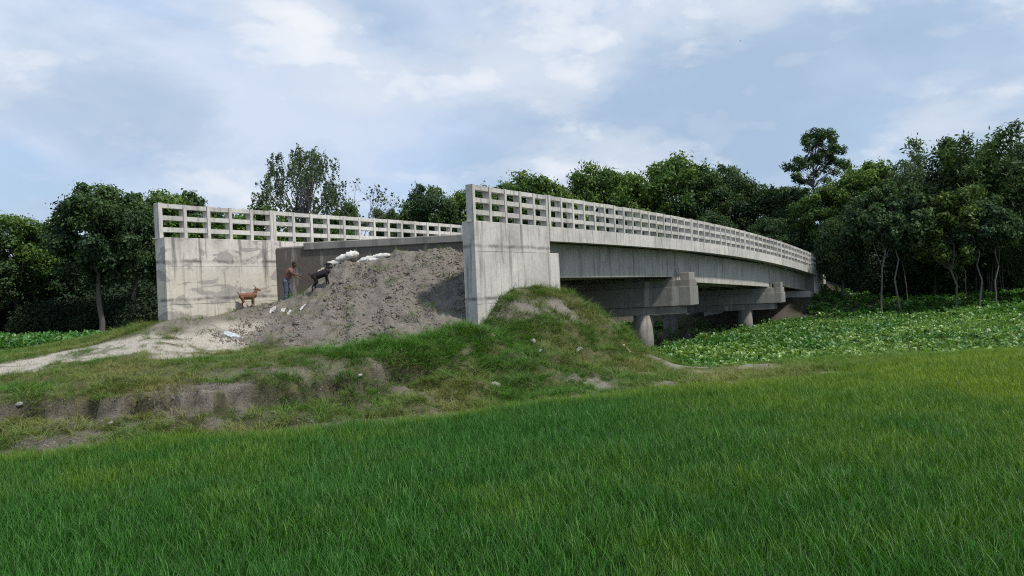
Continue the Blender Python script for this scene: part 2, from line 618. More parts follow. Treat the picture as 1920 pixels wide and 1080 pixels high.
# the left bank has caved in below its crest: a ragged little scarp above a gentler slope
scw = sstep(-1.0, -4.0, gx) * sstep(-25, -20, gx) * sstep(-0.1, 0.7, gy - yb(gx)) * sstep(34, 29, gy)
st_ = np.clip((gh - .76) / 1.0, 0, 1.3)
jag = (fbm(gx * 1.1, gy * 1.1, 4, 55) - .5) * .36 + (fbm(gx * 3.6, gy * 3.6, 3, 56) - .5) * .30
scarp = sstep(.72, .84, st_ + jag)
g2 = np.where(st_ < 1.0, .76 + 1.0 * (.56 * st_ + .44 * scarp), gh)
gh = gh + scw * (g2 - gh) * sstep(1.12, .98, st_)
face = scw * sstep(.04, .25, scarp) * sstep(.97, .8, scarp)
below = scw * (1 - scarp) * sstep(1.05, .95, st_)
crumb = 1 - np.abs(2 * fbm(gx * 4.5, gy * 5.5, 3, 66) - 1)
gh = gh + np.clip(face * 1.2 + below * .8, 0, 1) * ((crumb - .72) * .22 + (fbm(gx * 2.1, gy * 2.4, 3, 67) - .5) * .26)
mound_m = near * sstep(0.1, -0.3, gd) * sstep(0.8, 1.2, gh)
gh = gh + mound_m * (rough * 0.34 + (clod - .72) * .12)
gh = gh + (1 - near) * (fbm(gx * .25, gy * .25, 3, 9) - .5) * 0.25 * sstep(1, 3, gy - yb(gx)) * sstep(0.4, 0.9, gh)

# what covers the ground: R turf, G pale sand of the path, B painted tree shade on the far bank and dark mud
pathpts = [atZ(*p) for p in ((-260, 722, 2.0), (0, 692, 2.03), (120, 672, 2.12), (220, 656, 2.3), (310, 640, 2.5), (380, 622, 2.72),
                             (425, 603, 2.95))] + [atY(478, 584, 28.3), atY(520, 575, 29.4)]


def seg_dist(pts):
    d = np.full(gx.shape, 1e9)
    for a, b in zip(pts[:-1], pts[1:]):
        ex, ey = b.x - a.x, b.y - a.y
        t = np.clip(((gx - a.x) * ex + (gy - a.y) * ey) / (ex * ex + ey * ey), 0, 1)
        d = np.minimum(d, np.hypot(gx - a.x - t * ex, gy - a.y - t * ey))
    return d


wob = (fbm(gx * .9, gy * .9, 4, 77) - .5) * 1.3
sand = sstep(1.7, 1.0, seg_dist(pathpts) + wob) * sstep(3.05, 2.75, gh + wob * .4)
side = [atZ(*p) for p in ((330, 676, 2.0), (420, 668, 2.05), (520, 661, 2.06), (640, 657, 2.08))]
sand = sand * (.45 + .55 * sstep(.30, .46, fbm(gx * 1.4, gy * 2.6, 4, 62)))
sand = np.maximum(sand, sstep(0.95, 0.45, seg_dist(side) + wob * .6) * 0.9)
gh = gh - near * sand * 0.05
patch = fbm(gx * .55, gy * .55, 4, 31)
patch2 = fbm(gx * 1.7, gy * 1.7, 4, 61)
turf = sstep(0.38, 0.52, patch * .6 + patch2 * .4 + 0.04)
shelf = sstep(1.7, 1.9, gh) * sstep(2.9, 2.6, gh)
turf = np.maximum(turf, shelf * 0.85)
turf = turf * (1 - .93 * sstep(9.3, 9.1, gd) * sstep(.2, .5, gd) * sstep(2.3, 2.5, gh + wob * .15) * sstep(-.3, .2, gy - yl))
greenband = sstep(-6.2, -4.2, gx) * sstep(1.0, 1.35, gh) * sstep(2.75, 2.5, gh) * sstep(0.4, -.6, gd + 1.2 * sstep(-2.5, -.5, gx) - 0.6)
turf = np.maximum(turf, greenband * (.75 + .5 * patch2))
turf = turf * (1 - .55 * below * sstep(-5.0, -7.0, gx) * sstep(.56, .48, patch2))
turf = np.maximum(turf, .8 * below * sstep(-8.5, -5.0, gx) * sstep(.40, .50, patch2 * .6 + patch * .4))
turf = turf * (1 - .85 * face * sstep(.62, .5, patch2)) * (1 - .25 * below * sstep(.48, .38, patch2))
turf = turf * (1 - heap * (0.92 - .5 * sstep(.60, .68, patch2)))
turf = turf * (1 - 0.9 * bank * sstep(.18, .4, slope) * sstep(-2.0, -5, gx) * sstep(.60, .46, patch2 * .6 + patch * .4))
mnd = mound_m * sstep(1.6, 2.2, gh) * sstep(3.52, 3.3, gh)
turf = np.maximum(turf, .75 * mound_m * sstep(.40, .52, patch2 * .5 + patch * .5))
turf = turf * (1 - .5 * mnd * sstep(.43, .34, patch))
turf = np.maximum(turf, .85 * mound_m * sstep(3.1, 3.4, gh))
strip = sstep(4.4, 5.6, gx) * sstep(9.0, 8.0, gx) * sstep(23.2, 24.0, gy - .12 * (gx - 4)) * sstep(28.6, 27.8, gy) * sstep(1.0, .85, gh)
turf = np.maximum(turf, .85 * sstep(.5, 1.5, gx) * sstep(6.5, 5.0, gx) * sstep(19.2, 19.8, gy) * sstep(26, 25, gy) * sstep(.36, .46, patch2))
turf = turf * (1 - .85 * strip * sstep(.62, .5, patch2))
turf = turf * (1 - sand * (.9 + .2 * patch2))
sandc = np.maximum(sand, strip * (.1 + .5 * patch2))
stripm = strip
wet_shade = np.maximum(np.maximum(sstep(0.5, 0.15, gh), sstep(47, 49, gs) * sstep(-12, -9, gd) * .95), sstep(0.8, -0.4, gy - yb(gx)) * .8)  # embankment term paints the shade of the trees there with the mud colour
wet_shade = np.maximum(wet_shade, np.clip(face * .62 + below * .45, 0, .7) * (.55 + .9 * patch2))
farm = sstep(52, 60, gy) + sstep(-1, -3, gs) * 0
wet_shade = np.maximum(wet_shade, np.clip(farm, 0, 1) * .75)  # far ground darkened likewise, tree shade put into its colour
under = sstep(4.9, 5.6, gs) * sstep(0.3, 0.9, gd) * sstep(9.6, 9.0, gd) * sstep(50, 48, gs)
turf = turf * (1 - under)
COVER = np.stack([np.clip(turf, 0, 1), np.clip(sandc, 0, 1), np.clip(wet_shade, 0, 1), np.ones_like(turf)], -1)


def bil(A, x, y):
    x, y = np.asarray(x, float), np.asarray(y, float)
    i = np.clip(np.searchsorted(GX, x) - 1, 0, len(GX) - 2)
    j = np.clip(np.searchsorted(GY, y) - 1, 0, len(GY) - 2)
    fx = np.clip((x - GX[i]) / (GX[i + 1] - GX[i]), 0, 1)
    fy = np.clip((y - GY[j]) / (GY[j + 1] - GY[j]), 0, 1)
    return (A[j, i] * (1 - fx) + A[j, i + 1] * fx) * (1 - fy) + (A[j + 1, i] * (1 - fx) + A[j + 1, i + 1] * fx) * fy


def gz(x, y):
    return float(bil(gh, x, y))


def on_ground(px, py, lo=12.0, hi=110.0):
    """where the ray through this pixel first meets the ground"""
    d = ray(px, py)
    ys = np.arange(lo, hi, 0.05)
    xs, zs = d.x / d.y * ys, CAMZ + d.z / d.y * ys
    g = bil(gh, xs, ys)
    k = np.argmax(g >= zs)
    return Vector((xs[k], ys[k], g[k]))


nx, ny = len(GX), len(GY)
idx = np.arange(nx * ny).reshape(ny, nx)
q = np.stack([idx[:-1, :-1], idx[:-1, 1:], idx[1:, 1:], idx[1:, :-1]], -1).reshape(-1, 4)
gme = fast_mesh('ground', np.stack([gx, gy, gh], -1).reshape(-1, 3), q, True)
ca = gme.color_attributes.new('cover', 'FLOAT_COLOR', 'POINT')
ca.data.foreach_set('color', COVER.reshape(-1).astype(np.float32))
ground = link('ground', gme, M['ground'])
tag(ground, 'bare and grassy earth of the bank, path, heap and field', kind='structure')

wme = mesh_from('water', [(-60, 24, 0), (75, 24, 0), (75, 75, 0), (-60, 75, 0)], [(0, 1, 2, 3)])
tag(link('water', wme, M['water']), 'dark still water of the pond under the bridge', kind='structure')


# ------------------------------------------------------------------ scattered plants: one object per kind of stuff
def stuff(name, label, mat, pts, rot, scl, pick, tint, variants):
    """variants: list of (verts, quads, shade per vertex); all instances live in ONE object."""
    V, Q, vid, shade = [], [], [], []
    off = 0
    for k, (v, qd, sh) in enumerate(variants):
        V.append(v)
        Q.append(np.asarray(qd) + off)
        vid.append(np.full(len(v), k))
        shade.append(sh)
        off += len(v)
    n = len(pts)
    V.append(pts)
    vid.append(np.full(n, -1))
    shade.append(np.zeros(n))
    V = np.concatenate(V)
    me = fast_mesh(name, V, np.concatenate(Q), True)

    def put(nm, typ, arr, field='value'):
        a = me.attributes.new(nm, typ, 'POINT')
        a.data.foreach_set(field, np.ascontiguousarray(arr).ravel())
    pad = off
    put('vid', 'INT', np.concatenate(vid).astype(np.int32))
    put('shade', 'FLOAT', np.concatenate(shade).astype(np.float32))
    put('rot', 'FLOAT_VECTOR', np.concatenate([np.zeros((pad, 3)), rot]).astype(np.float32), 'vector')
    put('scl', 'FLOAT', np.r_[np.ones(pad), scl].astype(np.float32))
    put('pick', 'INT', np.r_[np.zeros(pad), pick].astype(np.int32))
    put('tint', 'FLOAT', np.r_[np.zeros(pad), tint].astype(np.float32))
    me.materials.append(mat)
    o = link(name, me)
    tag(o, label, kind='stuff')
    ng = bpy.data.node_groups.new(name, 'GeometryNodeTree')
    ng.interface.new_socket('Geometry', in_out='INPUT', socket_type='NodeSocketGeometry')
    ng.interface.new_socket('Geometry', in_out='OUTPUT', socket_type='NodeSocketGeometry')
    N, L = ng.nodes, ng.links
    gi, go = N.new('NodeGroupInput'), N.new('NodeGroupOutput')

    def named(nm, typ):
        x = N.new('GeometryNodeInputNamedAttribute')
        x.data_type = typ
        x.inputs['Name'].default_value = nm
        return x.outputs['Attribute']

    def select(k):
        c = N.new('FunctionNodeCompare')
        c.data_type = 'INT'
        c.operation = 'EQUAL'
        L.new(named('vid', 'INT'), c.inputs[2])
        c.inputs[3].default_value = k
        s = N.new('GeometryNodeSeparateGeometry')
        s.domain = 'POINT'
        L.new(gi.outputs[0], s.inputs['Geometry'])
        L.new(c.outputs[0], s.inputs['Selection'])
        return s.outputs['Selection']
    jn = N.new('GeometryNodeJoinGeometry')
    for k in range(len(variants)):
        g = N.new('GeometryNodeGeometryToInstance')
        L.new(select(k), g.inputs[0])
        L.new(g.outputs[0], jn.inputs[0])
    iop = N.new('GeometryNodeInstanceOnPoints')
    L.new(select(-1), iop.inputs['Points'])
    L.new(jn.outputs[0], iop.inputs['Instance'])
    iop.inputs['Pick Instance'].default_value = True
    L.new(named('pick', 'INT'), iop.inputs['Instance Index'])
    e2r = N.new('FunctionNodeEulerToRotation')
    L.new(named('rot', 'FLOAT_VECTOR'), e2r.inputs[0])
    L.new(e2r.outputs[0], iop.inputs['Rotation'])
    L.new(named('scl', 'FLOAT'), iop.inputs['Scale'])
    L.new(iop.outputs[0], go.inputs[0])
    md = o.modifiers.new('scatter', 'NODES')
    md.node_group = ng
    return o


def blade_clump(nb, h, w, spread, lean, droop, rs, segs=4):
    V, Q, S = [], [], []
    for b in range(nb):
        a = rs.uniform(0, 2 * math.pi)
        r = spread * math.sqrt(rs.uniform())
        p0 = np.array([r * math.cos(a), r * math.sin(a), -0.02])
        az = a + rs.normal(0, .9)
        ln = lean * rs.uniform(.2, 1.3)
        hh = h * rs.uniform(.6, 1.1)
        dr = droop * rs.uniform(.2, 1.6)
        face = az + math.pi / 2 + rs.normal(0, .5)
        side = np.array([math.cos(face), math.sin(face), 0])
        sh = rs.uniform(0, 1)
        base = len(V)
        for i in range(segs + 1):
            t = i / segs
            out = ln * t * hh + dr * t ** 3 * hh
            p = p0 + np.array([math.cos(az) * out, math.sin(az) * out, hh * (t - .35 * dr * t ** 3)])
            ww = w * (0.55 + .9 * t - 1.4 * t * t) if i < segs else w * .04
            V.append(p - side * ww)
            V.append(p + side * ww)
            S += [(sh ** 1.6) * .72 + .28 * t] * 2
        for i in range(segs):
            k = base + 2 * i
            Q.append((k, k + 1, k + 3, k + 2))
    return np.array(V), np.array(Q), np.array(S)


def rice():
    rs = np.random.RandomState(3)
    va = [blade_clump(26, .37, .0056, .08, .15, .28, rs, 4) for _ in range(6)]
    P = []
    for (x0, x1, y0, y1, st) in ((-26, 34, 3.0, 31, .128),):
        xs = np.arange(x0, x1, st)
        ys = np.arange(y0, y1, st)
        X, Y = np.meshgrid(xs, ys)
        X = X + rs.uniform(-.065, .065, X.shape)
        Y = Y + rs.uniform(-.065, .065, X.shape)
        k = (Y < yb(X) + rs.normal(0, .12, X.shape)) & (np.abs(X) < Y * .80 + 3.0)
        P.append(np.c_[X[k], Y[k]])
    X, Y = rs.uniform(13, 40, 9000), rs.uniform(30.5, 42, 9000)
    sed = sstep(14.5, 17, X + 3 * (fbm(X * .4, Y * .4, 3, 44) - .5)) * sstep(31, 32.5, Y) * sstep(41.5, 39.5, Y + 3 * (fbm(X * .3, Y * .3, 3, 45) - .5))
    k = rs.uniform(size=9000) < sed
    P.append(np.c_[X[k], Y[k]])
    X, Y = rs.uniform(8.4, 36, 26000), rs.uniform(20, 36, 26000)
    k = (Y > yb(X)) & (bil(gh, X, Y) > .02) & (rs.uniform(size=26000) < sstep(8.4, 10.5, X) * .8)
    P.append(np.c_[X[k], Y[k]])
    P = np.concatenate(P)
    z = np.maximum(bil(gh, P[:, 0], P[:, 1]), -.08)
    n = len(P)
    edge = yb(P[:, 0]) - P[:, 1]
    big = fbm(P[:, 0] * .16, P[:, 1] * .22, 3, 5)
    sm = fbm(P[:, 0] * .9, P[:, 1] * .9, 3, 8)
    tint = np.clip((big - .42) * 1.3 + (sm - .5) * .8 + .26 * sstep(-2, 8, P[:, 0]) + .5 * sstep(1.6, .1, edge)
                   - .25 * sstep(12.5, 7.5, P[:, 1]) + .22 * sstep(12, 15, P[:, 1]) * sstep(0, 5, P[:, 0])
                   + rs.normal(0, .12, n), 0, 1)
    tint = np.where(P[:, 1] > yb(P[:, 0]) + 1.5, np.clip(.75 + rs.normal(0, .15, n), 0, 1), tint)
    sedm = P[:, 1] > yb(P[:, 0]) + .6
    scl = np.where(sedm, .62, 1.) * (.82 + .36 * fbm(P[:, 0] * .5, P[:, 1] * .5, 3, 15)) * rs.uniform(.85, 1.15, n) * (1 - .25 * sstep(1.0, .0, edge) * ~sedm)
    rot = np.c_[rs.normal(0, .07, n), rs.normal(0, .07, n), rs.uniform(0, 6.28, n)]
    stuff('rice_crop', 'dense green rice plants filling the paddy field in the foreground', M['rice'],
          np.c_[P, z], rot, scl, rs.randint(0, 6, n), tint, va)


rice()


def grass():
    rs = np.random.RandomState(4)
    va = [blade_clump(22, .085, .0050, .10, 1.0, 1.1, rs, 3) for _ in range(4)]
    va += [blade_clump(26, .20, .0055, .12, .8, .9, rs, 3) for _ in range(2)]
    n0 = 130000
    X, Y = rs.uniform(-22, 14, n0), rs.uniform(11, 34, n0)
    t = bil(COVER[..., 0], X, Y)
    w = bil(COVER[..., 2], X, Y)
    e = Y - yb(X)
    cl = fbm(X * 2.1, Y * 2.1, 3, 90)
    keep = (e > -.1) & (rs.uniform(size=n0) < np.clip(t * (.25 + .95 * sstep(.35, .6, cl)), .03 + .12 * bil(np.maximum(face, below), X, Y), 1)) & (bil(gh, X, Y) > .45)
    keep &= np.abs(X) < Y * .75 + 2
    rx_, ry_ = X - R0.x, Y - R0.y
    a_, d_ = rx_ * DIR.x + ry_ * DIR.y, rx_ * NRM.x + ry_ * NRM.y
    wall = ((d_ > -.03) & (d_ < .55) & (a_ > -.1)) | ((d_ > 9.2) & (d_ < 9.9) & (a_ - SK * d_ > -.2))
    keep &= ~wall
    keep &= bil(stripm, X, Y) < .3 + .8 * (rs.uniform(size=n0) < .12)
    X, Y, e = X[keep], Y[keep], e[keep]
    n = len(X)
    dry = fbm(X * .5, Y * .5, 4, 52)
    shf = sstep(1.72, 1.85, bil(gh, X, Y)) * sstep(2.7, 2.4, bil(gh, X, Y)) * sstep(-4, -6, X)
    dryf = bil(np.maximum(face, below), X, Y)
    lush = sstep(-6.5, -4, X) * sstep(1.5, -1, X) * sstep(1.2, 1.5, bil(gh, X, Y))
    tint = np.clip((dry - .36) * 2.0 + rs.normal(0, .2, n) + .15 - .45 * lush + .05 * shf + dryf * (.08 + .25 * sstep(-5, -7, X)) - .06, 0, 1)
    scl = rs.uniform(.55, 1.3, n) * (1 + .35 * lush - .35 * shf)
    pick = np.where(rs.uniform(size=n) < .16 + .3 * (e < .8), rs.randint(4, 6, n), rs.randint(0, 4, n))
    rot = np.c_[rs.normal(0, .25, n), rs.normal(0, .25, n), rs.uniform(0, 6.28, n)]
    stuff('bank_grass', 'short patchy grass growing on the earth bank and mound', M['grass'],
          np.c_[X, Y, bil(gh, X, Y)], rot, scl, pick, tint, va)


grass()


def hyacinth():
    rs = np.random.RandomState(5)

    def clump():
        V, Q, S = [], [], []
        for i in range(12):
            az = rs.uniform(0, 6.28)
            h = rs.uniform(.16, .38)
            r = rs.uniform(.03, .2)
            base = np.array([.02 * math.cos(az), .02 * math.sin(az), 0])
            top = np.array([r * math.cos(az), r * math.sin(az), h])
            sd = np.array([-math.sin(az), math.cos(az), 0]) * .009
            k = len(V)
            V += [base - sd, base + sd, top + sd, top - sd]
            S += [.2, .2, .5, .5]
            Q.append((k, k + 1, k + 2, k + 3))
            L = rs.uniform(.06, .105)
            tilt = rs.uniform(.1, 1.2)
            fwd = np.array([math.cos(az) * math.cos(tilt), math.sin(az) * math.cos(tilt), math.sin(tilt)])
            sdd = np.array([-math.sin(az), math.cos(az), 0])
            up = np.cross(fwd, sdd)
            sh = rs.uniform(.3, 1)
            k = len(V)
            for a_, b_, c_ in ((0, 0, 0), (.25, .5, .10), (.7, .55, .10), (1.05, .2, .02), (1.05, -.2, .02), (.7, -.55, .10), (.25, -.5, .10), (.5, 0, 0)):
                V.append(top + fwd * L * 1.25 * a_ + sdd * L * b_ * 1.3 - up * L * c_ * 1.5)
                S.append(sh)
            Q += [(k, k + 1, k + 2, k + 7), (k + 7, k + 2, k + 3, k + 4), (k + 7, k + 4, k + 5, k + 6), (k, k + 7, k + 6, k + 6)]
        Q = [qq if len(set(qq)) == 4 else (qq[0], qq[1], qq[2], k) for qq in Q]
        return np.array(V), np.array(Q), np.array(S)
    va = []
    for _ in range(5):
        v, qd, s = clump()
        good = [x for x in qd if len(set(x)) == 4]
        va.append((v, np.array(good), s))
    n0 = 140000
    X, Y = rs.uniform(-30, 60, n0), rs.uniform(21, 68, n0)
    g = bil(gh, X, Y)
    rx_, ry_ = X - R0.x, Y - R0.y
    a_, d_ = rx_ * DIR.x + ry_ * DIR.y, rx_ * NRM.x + ry_ * NRM.y
    ub = sstep(.4, 2.0, d_ + rs.normal(0, .35, n0)) * sstep(10.6, 9.6, d_) * sstep(51, 49, a_)
    p = np.where(Y < 40, 1.0, .62)
    keep = ((g < .25 + .12 * rs.normal(size=n0))) & (rs.uniform(size=n0) < p * (1 - .96 * ub)) & (np.abs(X - 3) < Y * .78 + 4)
    sed = sstep(14.5, 17, X + 3 * (fbm(X * .4, Y * .4, 3, 44) - .5)) * sstep(31, 32.5, Y) * sstep(41.5, 39.5, Y + 3 * (fbm(X * .3, Y * .3, 3, 45) - .5))
    keep &= rs.uniform(size=n0) > sed * .85
    X, Y, g = X[keep], Y[keep], g[keep]
    n = len(X)
    tint = np.clip(.25 + 1.9 * (fbm(X * .3, Y * .4, 4, 33) - .4) + .25 * sstep(9, 24, X) * sstep(46, 36, Y) + rs.normal(0, .18, n) - .1, 0, 1)
    scl = .62 * rs.uniform(.5, 1.5, n) * (1 + 1.1 * (fbm(X * 1.1, Y * 1.1, 2, 72) - .5) + .25 * (fbm(X * .4, Y * .4, 3, 71) - .5))
    scl *= 1 - .5 * sstep(.1, .5, g)
    scl *= 1 + .5 * sstep(28, 36, X) * sstep(44, 52, Y)
    rot = np.c_[rs.normal(0, .28, n), rs.normal(0, .28, n), rs.uniform(0, 6.28, n)]
    stuff('water_hyacinth', 'carpet of broad-leaved water hyacinth covering the pond', M['hyacinth'],
          np.c_[X, Y, np.maximum(g, -.01) + .0], rot, scl, rs.randint(0, 5, n), tint, va)
    # rank weeds on the low ground behind the bank and along the far shore
    k = 6600
    X = np.r_[rs.uniform(-42, -11, 2400), rs.uniform(24, 62, k - 2400)]
    Y = np.r_[rs.uniform(43, 60, 2400), rs.uniform(50, 68, k - 2400)]
    g = bil(gh, X, Y)
    keep = (g > .15) & ((X < 0) | ((g < 1.15) & (X > 29)) | ((X > 24) & (Y > 58) & (X - 24 > (Y - 63) * .66)))
    X, Y, g = X[keep], Y[keep], g[keep]
    n = len(X)
    rot = np.c_[rs.normal(0, .1, n), rs.normal(0, .1, n), rs.uniform(0, 6.28, n)]
    stuff('shore_weeds', 'rank leafy weeds along the far shore below the trees', M['hyacinth'],
          np.c_[X, Y, g], rot, np.where(X > 0, rs.uniform(.6, 1.5, n), rs.uniform(1.0, 1.9, n)), rs.randint(0, 5, n),
          np.clip(.05 + rs.normal(0, .2, n), 0, 1), va)


hyacinth()


def clods():
    rs = np.random.RandomState(6)
    va = []
    for _ in range(4):
        bm = bmesh.new()
        bmesh.ops.create_icosphere(bm, subdivisions=1, radius=1)
        v = np.array([x.co for x in bm.verts]) * rs.uniform(.65, 1.25, (len(bm.verts), 1)) * np.array([1, .8, .6])
        f = np.array([[y.index for y in x.verts] + [x.verts[0].index] for x in bm.faces])
        bm.free()
        va.append((v, f[:, :3], rs.uniform(0, 1, len(v))))
    n0 = 130000
    X, Y = rs.uniform(-19, 6, n0), rs.uniform(15, 31, n0)
    hp = bil(heap, X, Y) + 1.3 * bil(np.maximum(face, below * .5), X, Y) * (1 - .7 * bil(COVER[..., 0], X, Y)) + .45 * bil(mnd, X, Y)
    cl = fbm(X * 1.3, Y * 1.3, 3, 19)
    keep = rs.uniform(size=n0) < hp * sstep(.36, .60, cl) * .8
    X, Y = X[keep], Y[keep]
    n = len(X)
    scl = np.minimum(.014 + rs.gamma(1.3, .017, n), .15) * np.where(bil(heap, X, Y) > .4, 1., .55)
    stuff('loose_clods', 'loose grey clods of earth strewn over the heap and bank', M['clod'],
          np.c_[X, Y, bil(gh, X, Y)], rs.uniform(0, 6.28, (n, 3)), scl, rs.randint(0, 4, n), rs.uniform(0, 1, n), va)


_n = NT('clod_earth')
_f = _n.noise(_n.pos(), 9.0, 4)
M['clod'] = _n.set(col=_n.mix(_f, (0.085, 0.074, 0.060), (0.255, 0.230, 0.198)), rough=0.95, spec=0.1)
clods()

# ------------------------------------------------------------------ the bridge
bridge = empty('bridge', (R0.x, R0.y, 0))
tag(bridge, 'grey concrete girder bridge with lattice railings rising over the pond', 'bridge')
BI = Matrix.Translation((-R0.x, -R0.y, 0))


def bpart(name, verts, faces, mat, parent=None, bevel=0.0, smooth=False):
    """verts in world space; the part hangs under the bridge (or under a part of it)"""
    me = mesh_from(name, [BI @ Vector(v) for v in verts], faces, smooth)
    o = link(name, me, mat, parent or bridge)
    if bevel:
        md = o.modifiers.new('bevel', 'BEVEL')
        md.width = bevel
        md.segments = 1
        md.limit_method = 'ANGLE'
    return o


BOXF = [(0, 1, 2, 3), (7, 6, 5, 4), (0, 4, 5, 1), (1, 5, 6, 2), (2, 6, 7, 3), (3, 7, 4, 0)]


def sweep(name, s0, s1, sect, mat, step=0.95, skew=True, bevel=0.0, parent=None, straight=False):
    """sect: closed (d, dz) outline carried along the vertical curve of the deck"""
    n = max(1, int(round((s1 - s0) / step)))
    k = len(sect)
    V, Fc = [], []
    for i in range(n + 1):
        s = s0 + (s1 - s0) * i / n
        for d, dz in sect:
            if straight:
                za, zb = prof(s0 + SK * d), prof(s1 + SK * d)
                V.append(BP(s, d, z=za + (zb - za) * i / n + dz))
            else:
                V.append(BP(s, d, dz))
    for i in range(n):
        for j in range(k):
            a, b = i * k + j, i * k + (j + 1) % k
            Fc.append((a, b, b + k, a + k))
    Fc.append(tuple(range(k))[::-1])
    Fc.append(tuple(range(n * k, n * k + k)))
    o = bpart(name, V, Fc, mat, parent, bevel)
    return o


def prism(s0, s1, d0, d1, z0, z1):
    """box in bridge coordinates, z absolute (numbers or function of s,d)"""
    f = lambda z, s, d: z(s + SK * d) if callable(z) else z
    return [BP(s, d, z=f(z, s, d)) for z in (z0, z1) for s, d in ((s0, d0), (s1, d0), (s1, d1), (s0, d1))]


S5 = 5 * BAY + 0.12
JOINTS = [S5, 20.05, 38.4, 49.6]
GD = [1.42, 1.66, 1.38]
# deck slabs, one per span, with a fascia beam each side
for i in range(3):
    a, b = JOINTS[i] + 0.02, JOINTS[i + 1] - 0.02
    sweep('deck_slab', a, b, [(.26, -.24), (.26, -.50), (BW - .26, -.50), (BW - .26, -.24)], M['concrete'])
    nf = 3
    for j in range(nf):
        fa, fb = a + (b - a) * j / nf, a + (b - a) * (j + 1) / nf - (0.0 if j == nf - 1 else .012)
        w = .0 if (i + j) % 2 else -.012
        sweep('fascia_beam', fa, fb, [(w, 0), (w, -.555), (.26, -.555), (.26, 0)], M['concrete_rail'])
        sweep('fascia_beam', fa, fb, [(BW, 0), (BW - .26, 0), (BW - .26, -.555), (BW, -.555)], M['concrete_rail'])
    # girders and the diaphragms between them
    dg = [1.02, 2.95, 4.9, 6.85, 8.8]
    for d in dg:
        h = GD[i]
        sweep('girder', a + .12, b - .14, [(d - .23, -.50), (d - .23, -.50 - .14), (d - .16, -.50 - .24), (d - .16, -.5 - h + .38), (d - .24, -.5 - h + .26),
                                         (d - .24, -.5 - h), (d + .24, -.5 - h), (d + .24, -.5 - h + .26), (d + .16, -.5 - h + .38),
                                         (d + .16, -.50 - .24), (d + .23, -.5 - .14), (d + .23, -.50)][::-1] if d > 1.5 else
              [(d - .16, -.52), (d - .16, -.5 - h), (d + .2, -.5 - h), (d + .2, -.52)],
              M['concrete'], step=20, straight=True)
    for t in (.02, .35, .66, .97):
        s = a + (b - a) * t + .1
        for d0, d1 in zip(dg[:-1], dg[1:]):
            z1 = prof(s) - .56
            bpart('diaphragm', prism(s - .1, s + .1, d0 + .26, d1 - .26, z1 - GD[i] * .7, z1), BOXF, M['concrete'])
    # drain spouts under the fascia
    for t in (.22, .40, .58, .76):
        s = a + (b - a) * t
        p = BP(s, .32, -.62)
        bm = bmesh.new()
        bmesh.ops.create_cone(bm, cap_ends=True, segments=8, radius1=.045, radius2=.045, depth=.26)
        me = bpy.data.meshes.new('drain_spout')
        bm.to_mesh(me)
        bm.free()
        o = link('drain_spout', me, M['concrete_dark'], bridge)
        o.location = BI @ p

# pier caps on round columns
for s, ztop, zbot in ((20.05, CAMZ + .22, CAMZ - 1.24), (38.4, CAMZ - .62, CAMZ - 1.80)):
    zm = ztop - .42
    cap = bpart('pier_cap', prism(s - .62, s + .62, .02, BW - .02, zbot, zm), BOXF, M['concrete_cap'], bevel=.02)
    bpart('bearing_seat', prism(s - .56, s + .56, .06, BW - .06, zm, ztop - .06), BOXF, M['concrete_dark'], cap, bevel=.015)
    bpart('haunch', prism(s - .50, s + .50, .55, BW - .55, zbot - .46, zbot), BOXF, M['concrete_dark'], cap, bevel=.02)
    for d0, d1 in ((.10, .52), (BW - .52, BW - .10)):
        bpart('stopper', prism(s - .42, s + .42, d0, d1, ztop - .06, ztop + .34), BOXF, M['concrete_dark'], cap, bevel=.015)
    for d in (1.0, 2.95, 4.9, 6.85, 8.8):
        for o_ in (-.34, .34):
            zb_ = prof(s + SK * d) - .5 - GD[0 if (s < 30 and o_ < 0) else (1 if (o_ < 0 or s < 30) else 2)]
            if zb_ - (ztop - .06) > .02:
                bpart('bearing', prism(s + o_ - .16, s + o_ + .16, d - .16, d + .16, ztop - .06, zb_ - .002), BOXF, M['concrete_dark'], cap)
    for d in (2.5, 7.35):
        c = BP(s, d, z=0)
        bm = bmesh.new()
        bmesh.ops.create_cone(bm, cap_ends=True, segments=28, radius1=.53, radius2=.53, depth=zbot + .44)
        for f in bm.faces:
            f.smooth = len(f.verts) == 4
        me = bpy.data.meshes.new('column')
        bm.to_mesh(me)
        bm.free()
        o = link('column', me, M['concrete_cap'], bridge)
        o.location = BI @ Vector((c.x, c.y, (zbot - .46 - .9) / 2))

# abutments
ab = bpart('abutment', prism(S5 + .0, S5 + 1.25, .30, BW - .3, .2, lambda s: prof(s) - .56 - GD[0] - .05), BOXF, M['concrete'], bevel=.02)
tagb = bpart('back_wall', prism(S5 - .36, S5 - .02, .52, BW - .58, .2, lambda s: prof(s) - .30), BOXF, M['earth_stained'], ab, bevel=.02)
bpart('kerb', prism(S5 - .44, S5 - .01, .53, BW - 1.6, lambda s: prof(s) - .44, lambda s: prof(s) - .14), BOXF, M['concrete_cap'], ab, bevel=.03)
bpart('cheek_wall', prism(S5 + .012, S5 + .72, .03, .29, .2, CAMZ + 1.36), BOXF, M['concrete_wall'], ab, bevel=.015)
bpart('cheek_wall', prism(S5 + .012, S5 + .72, BW - .29, BW - .03, .2, CAMZ + 1.36), BOXF, M['concrete_wall'], ab, bevel=.015)
fs = 48.4
fa = bpart('abutment', prism(fs, fs + 1.1, .25, BW - .25, CAMZ - 2.15, lambda s: prof(s) - .56 - GD[2] - .03), BOXF, M['concrete'], bevel=.02)
for d0, d1 in ((1.2, 2.9), (4.2, 5.3), (6.8, 8.2)):
    bpart('leg', prism(fs + .1, fs + 1.0, d0, d1, -.8, CAMZ - 2.15), BOXF, M['concrete'], fa)
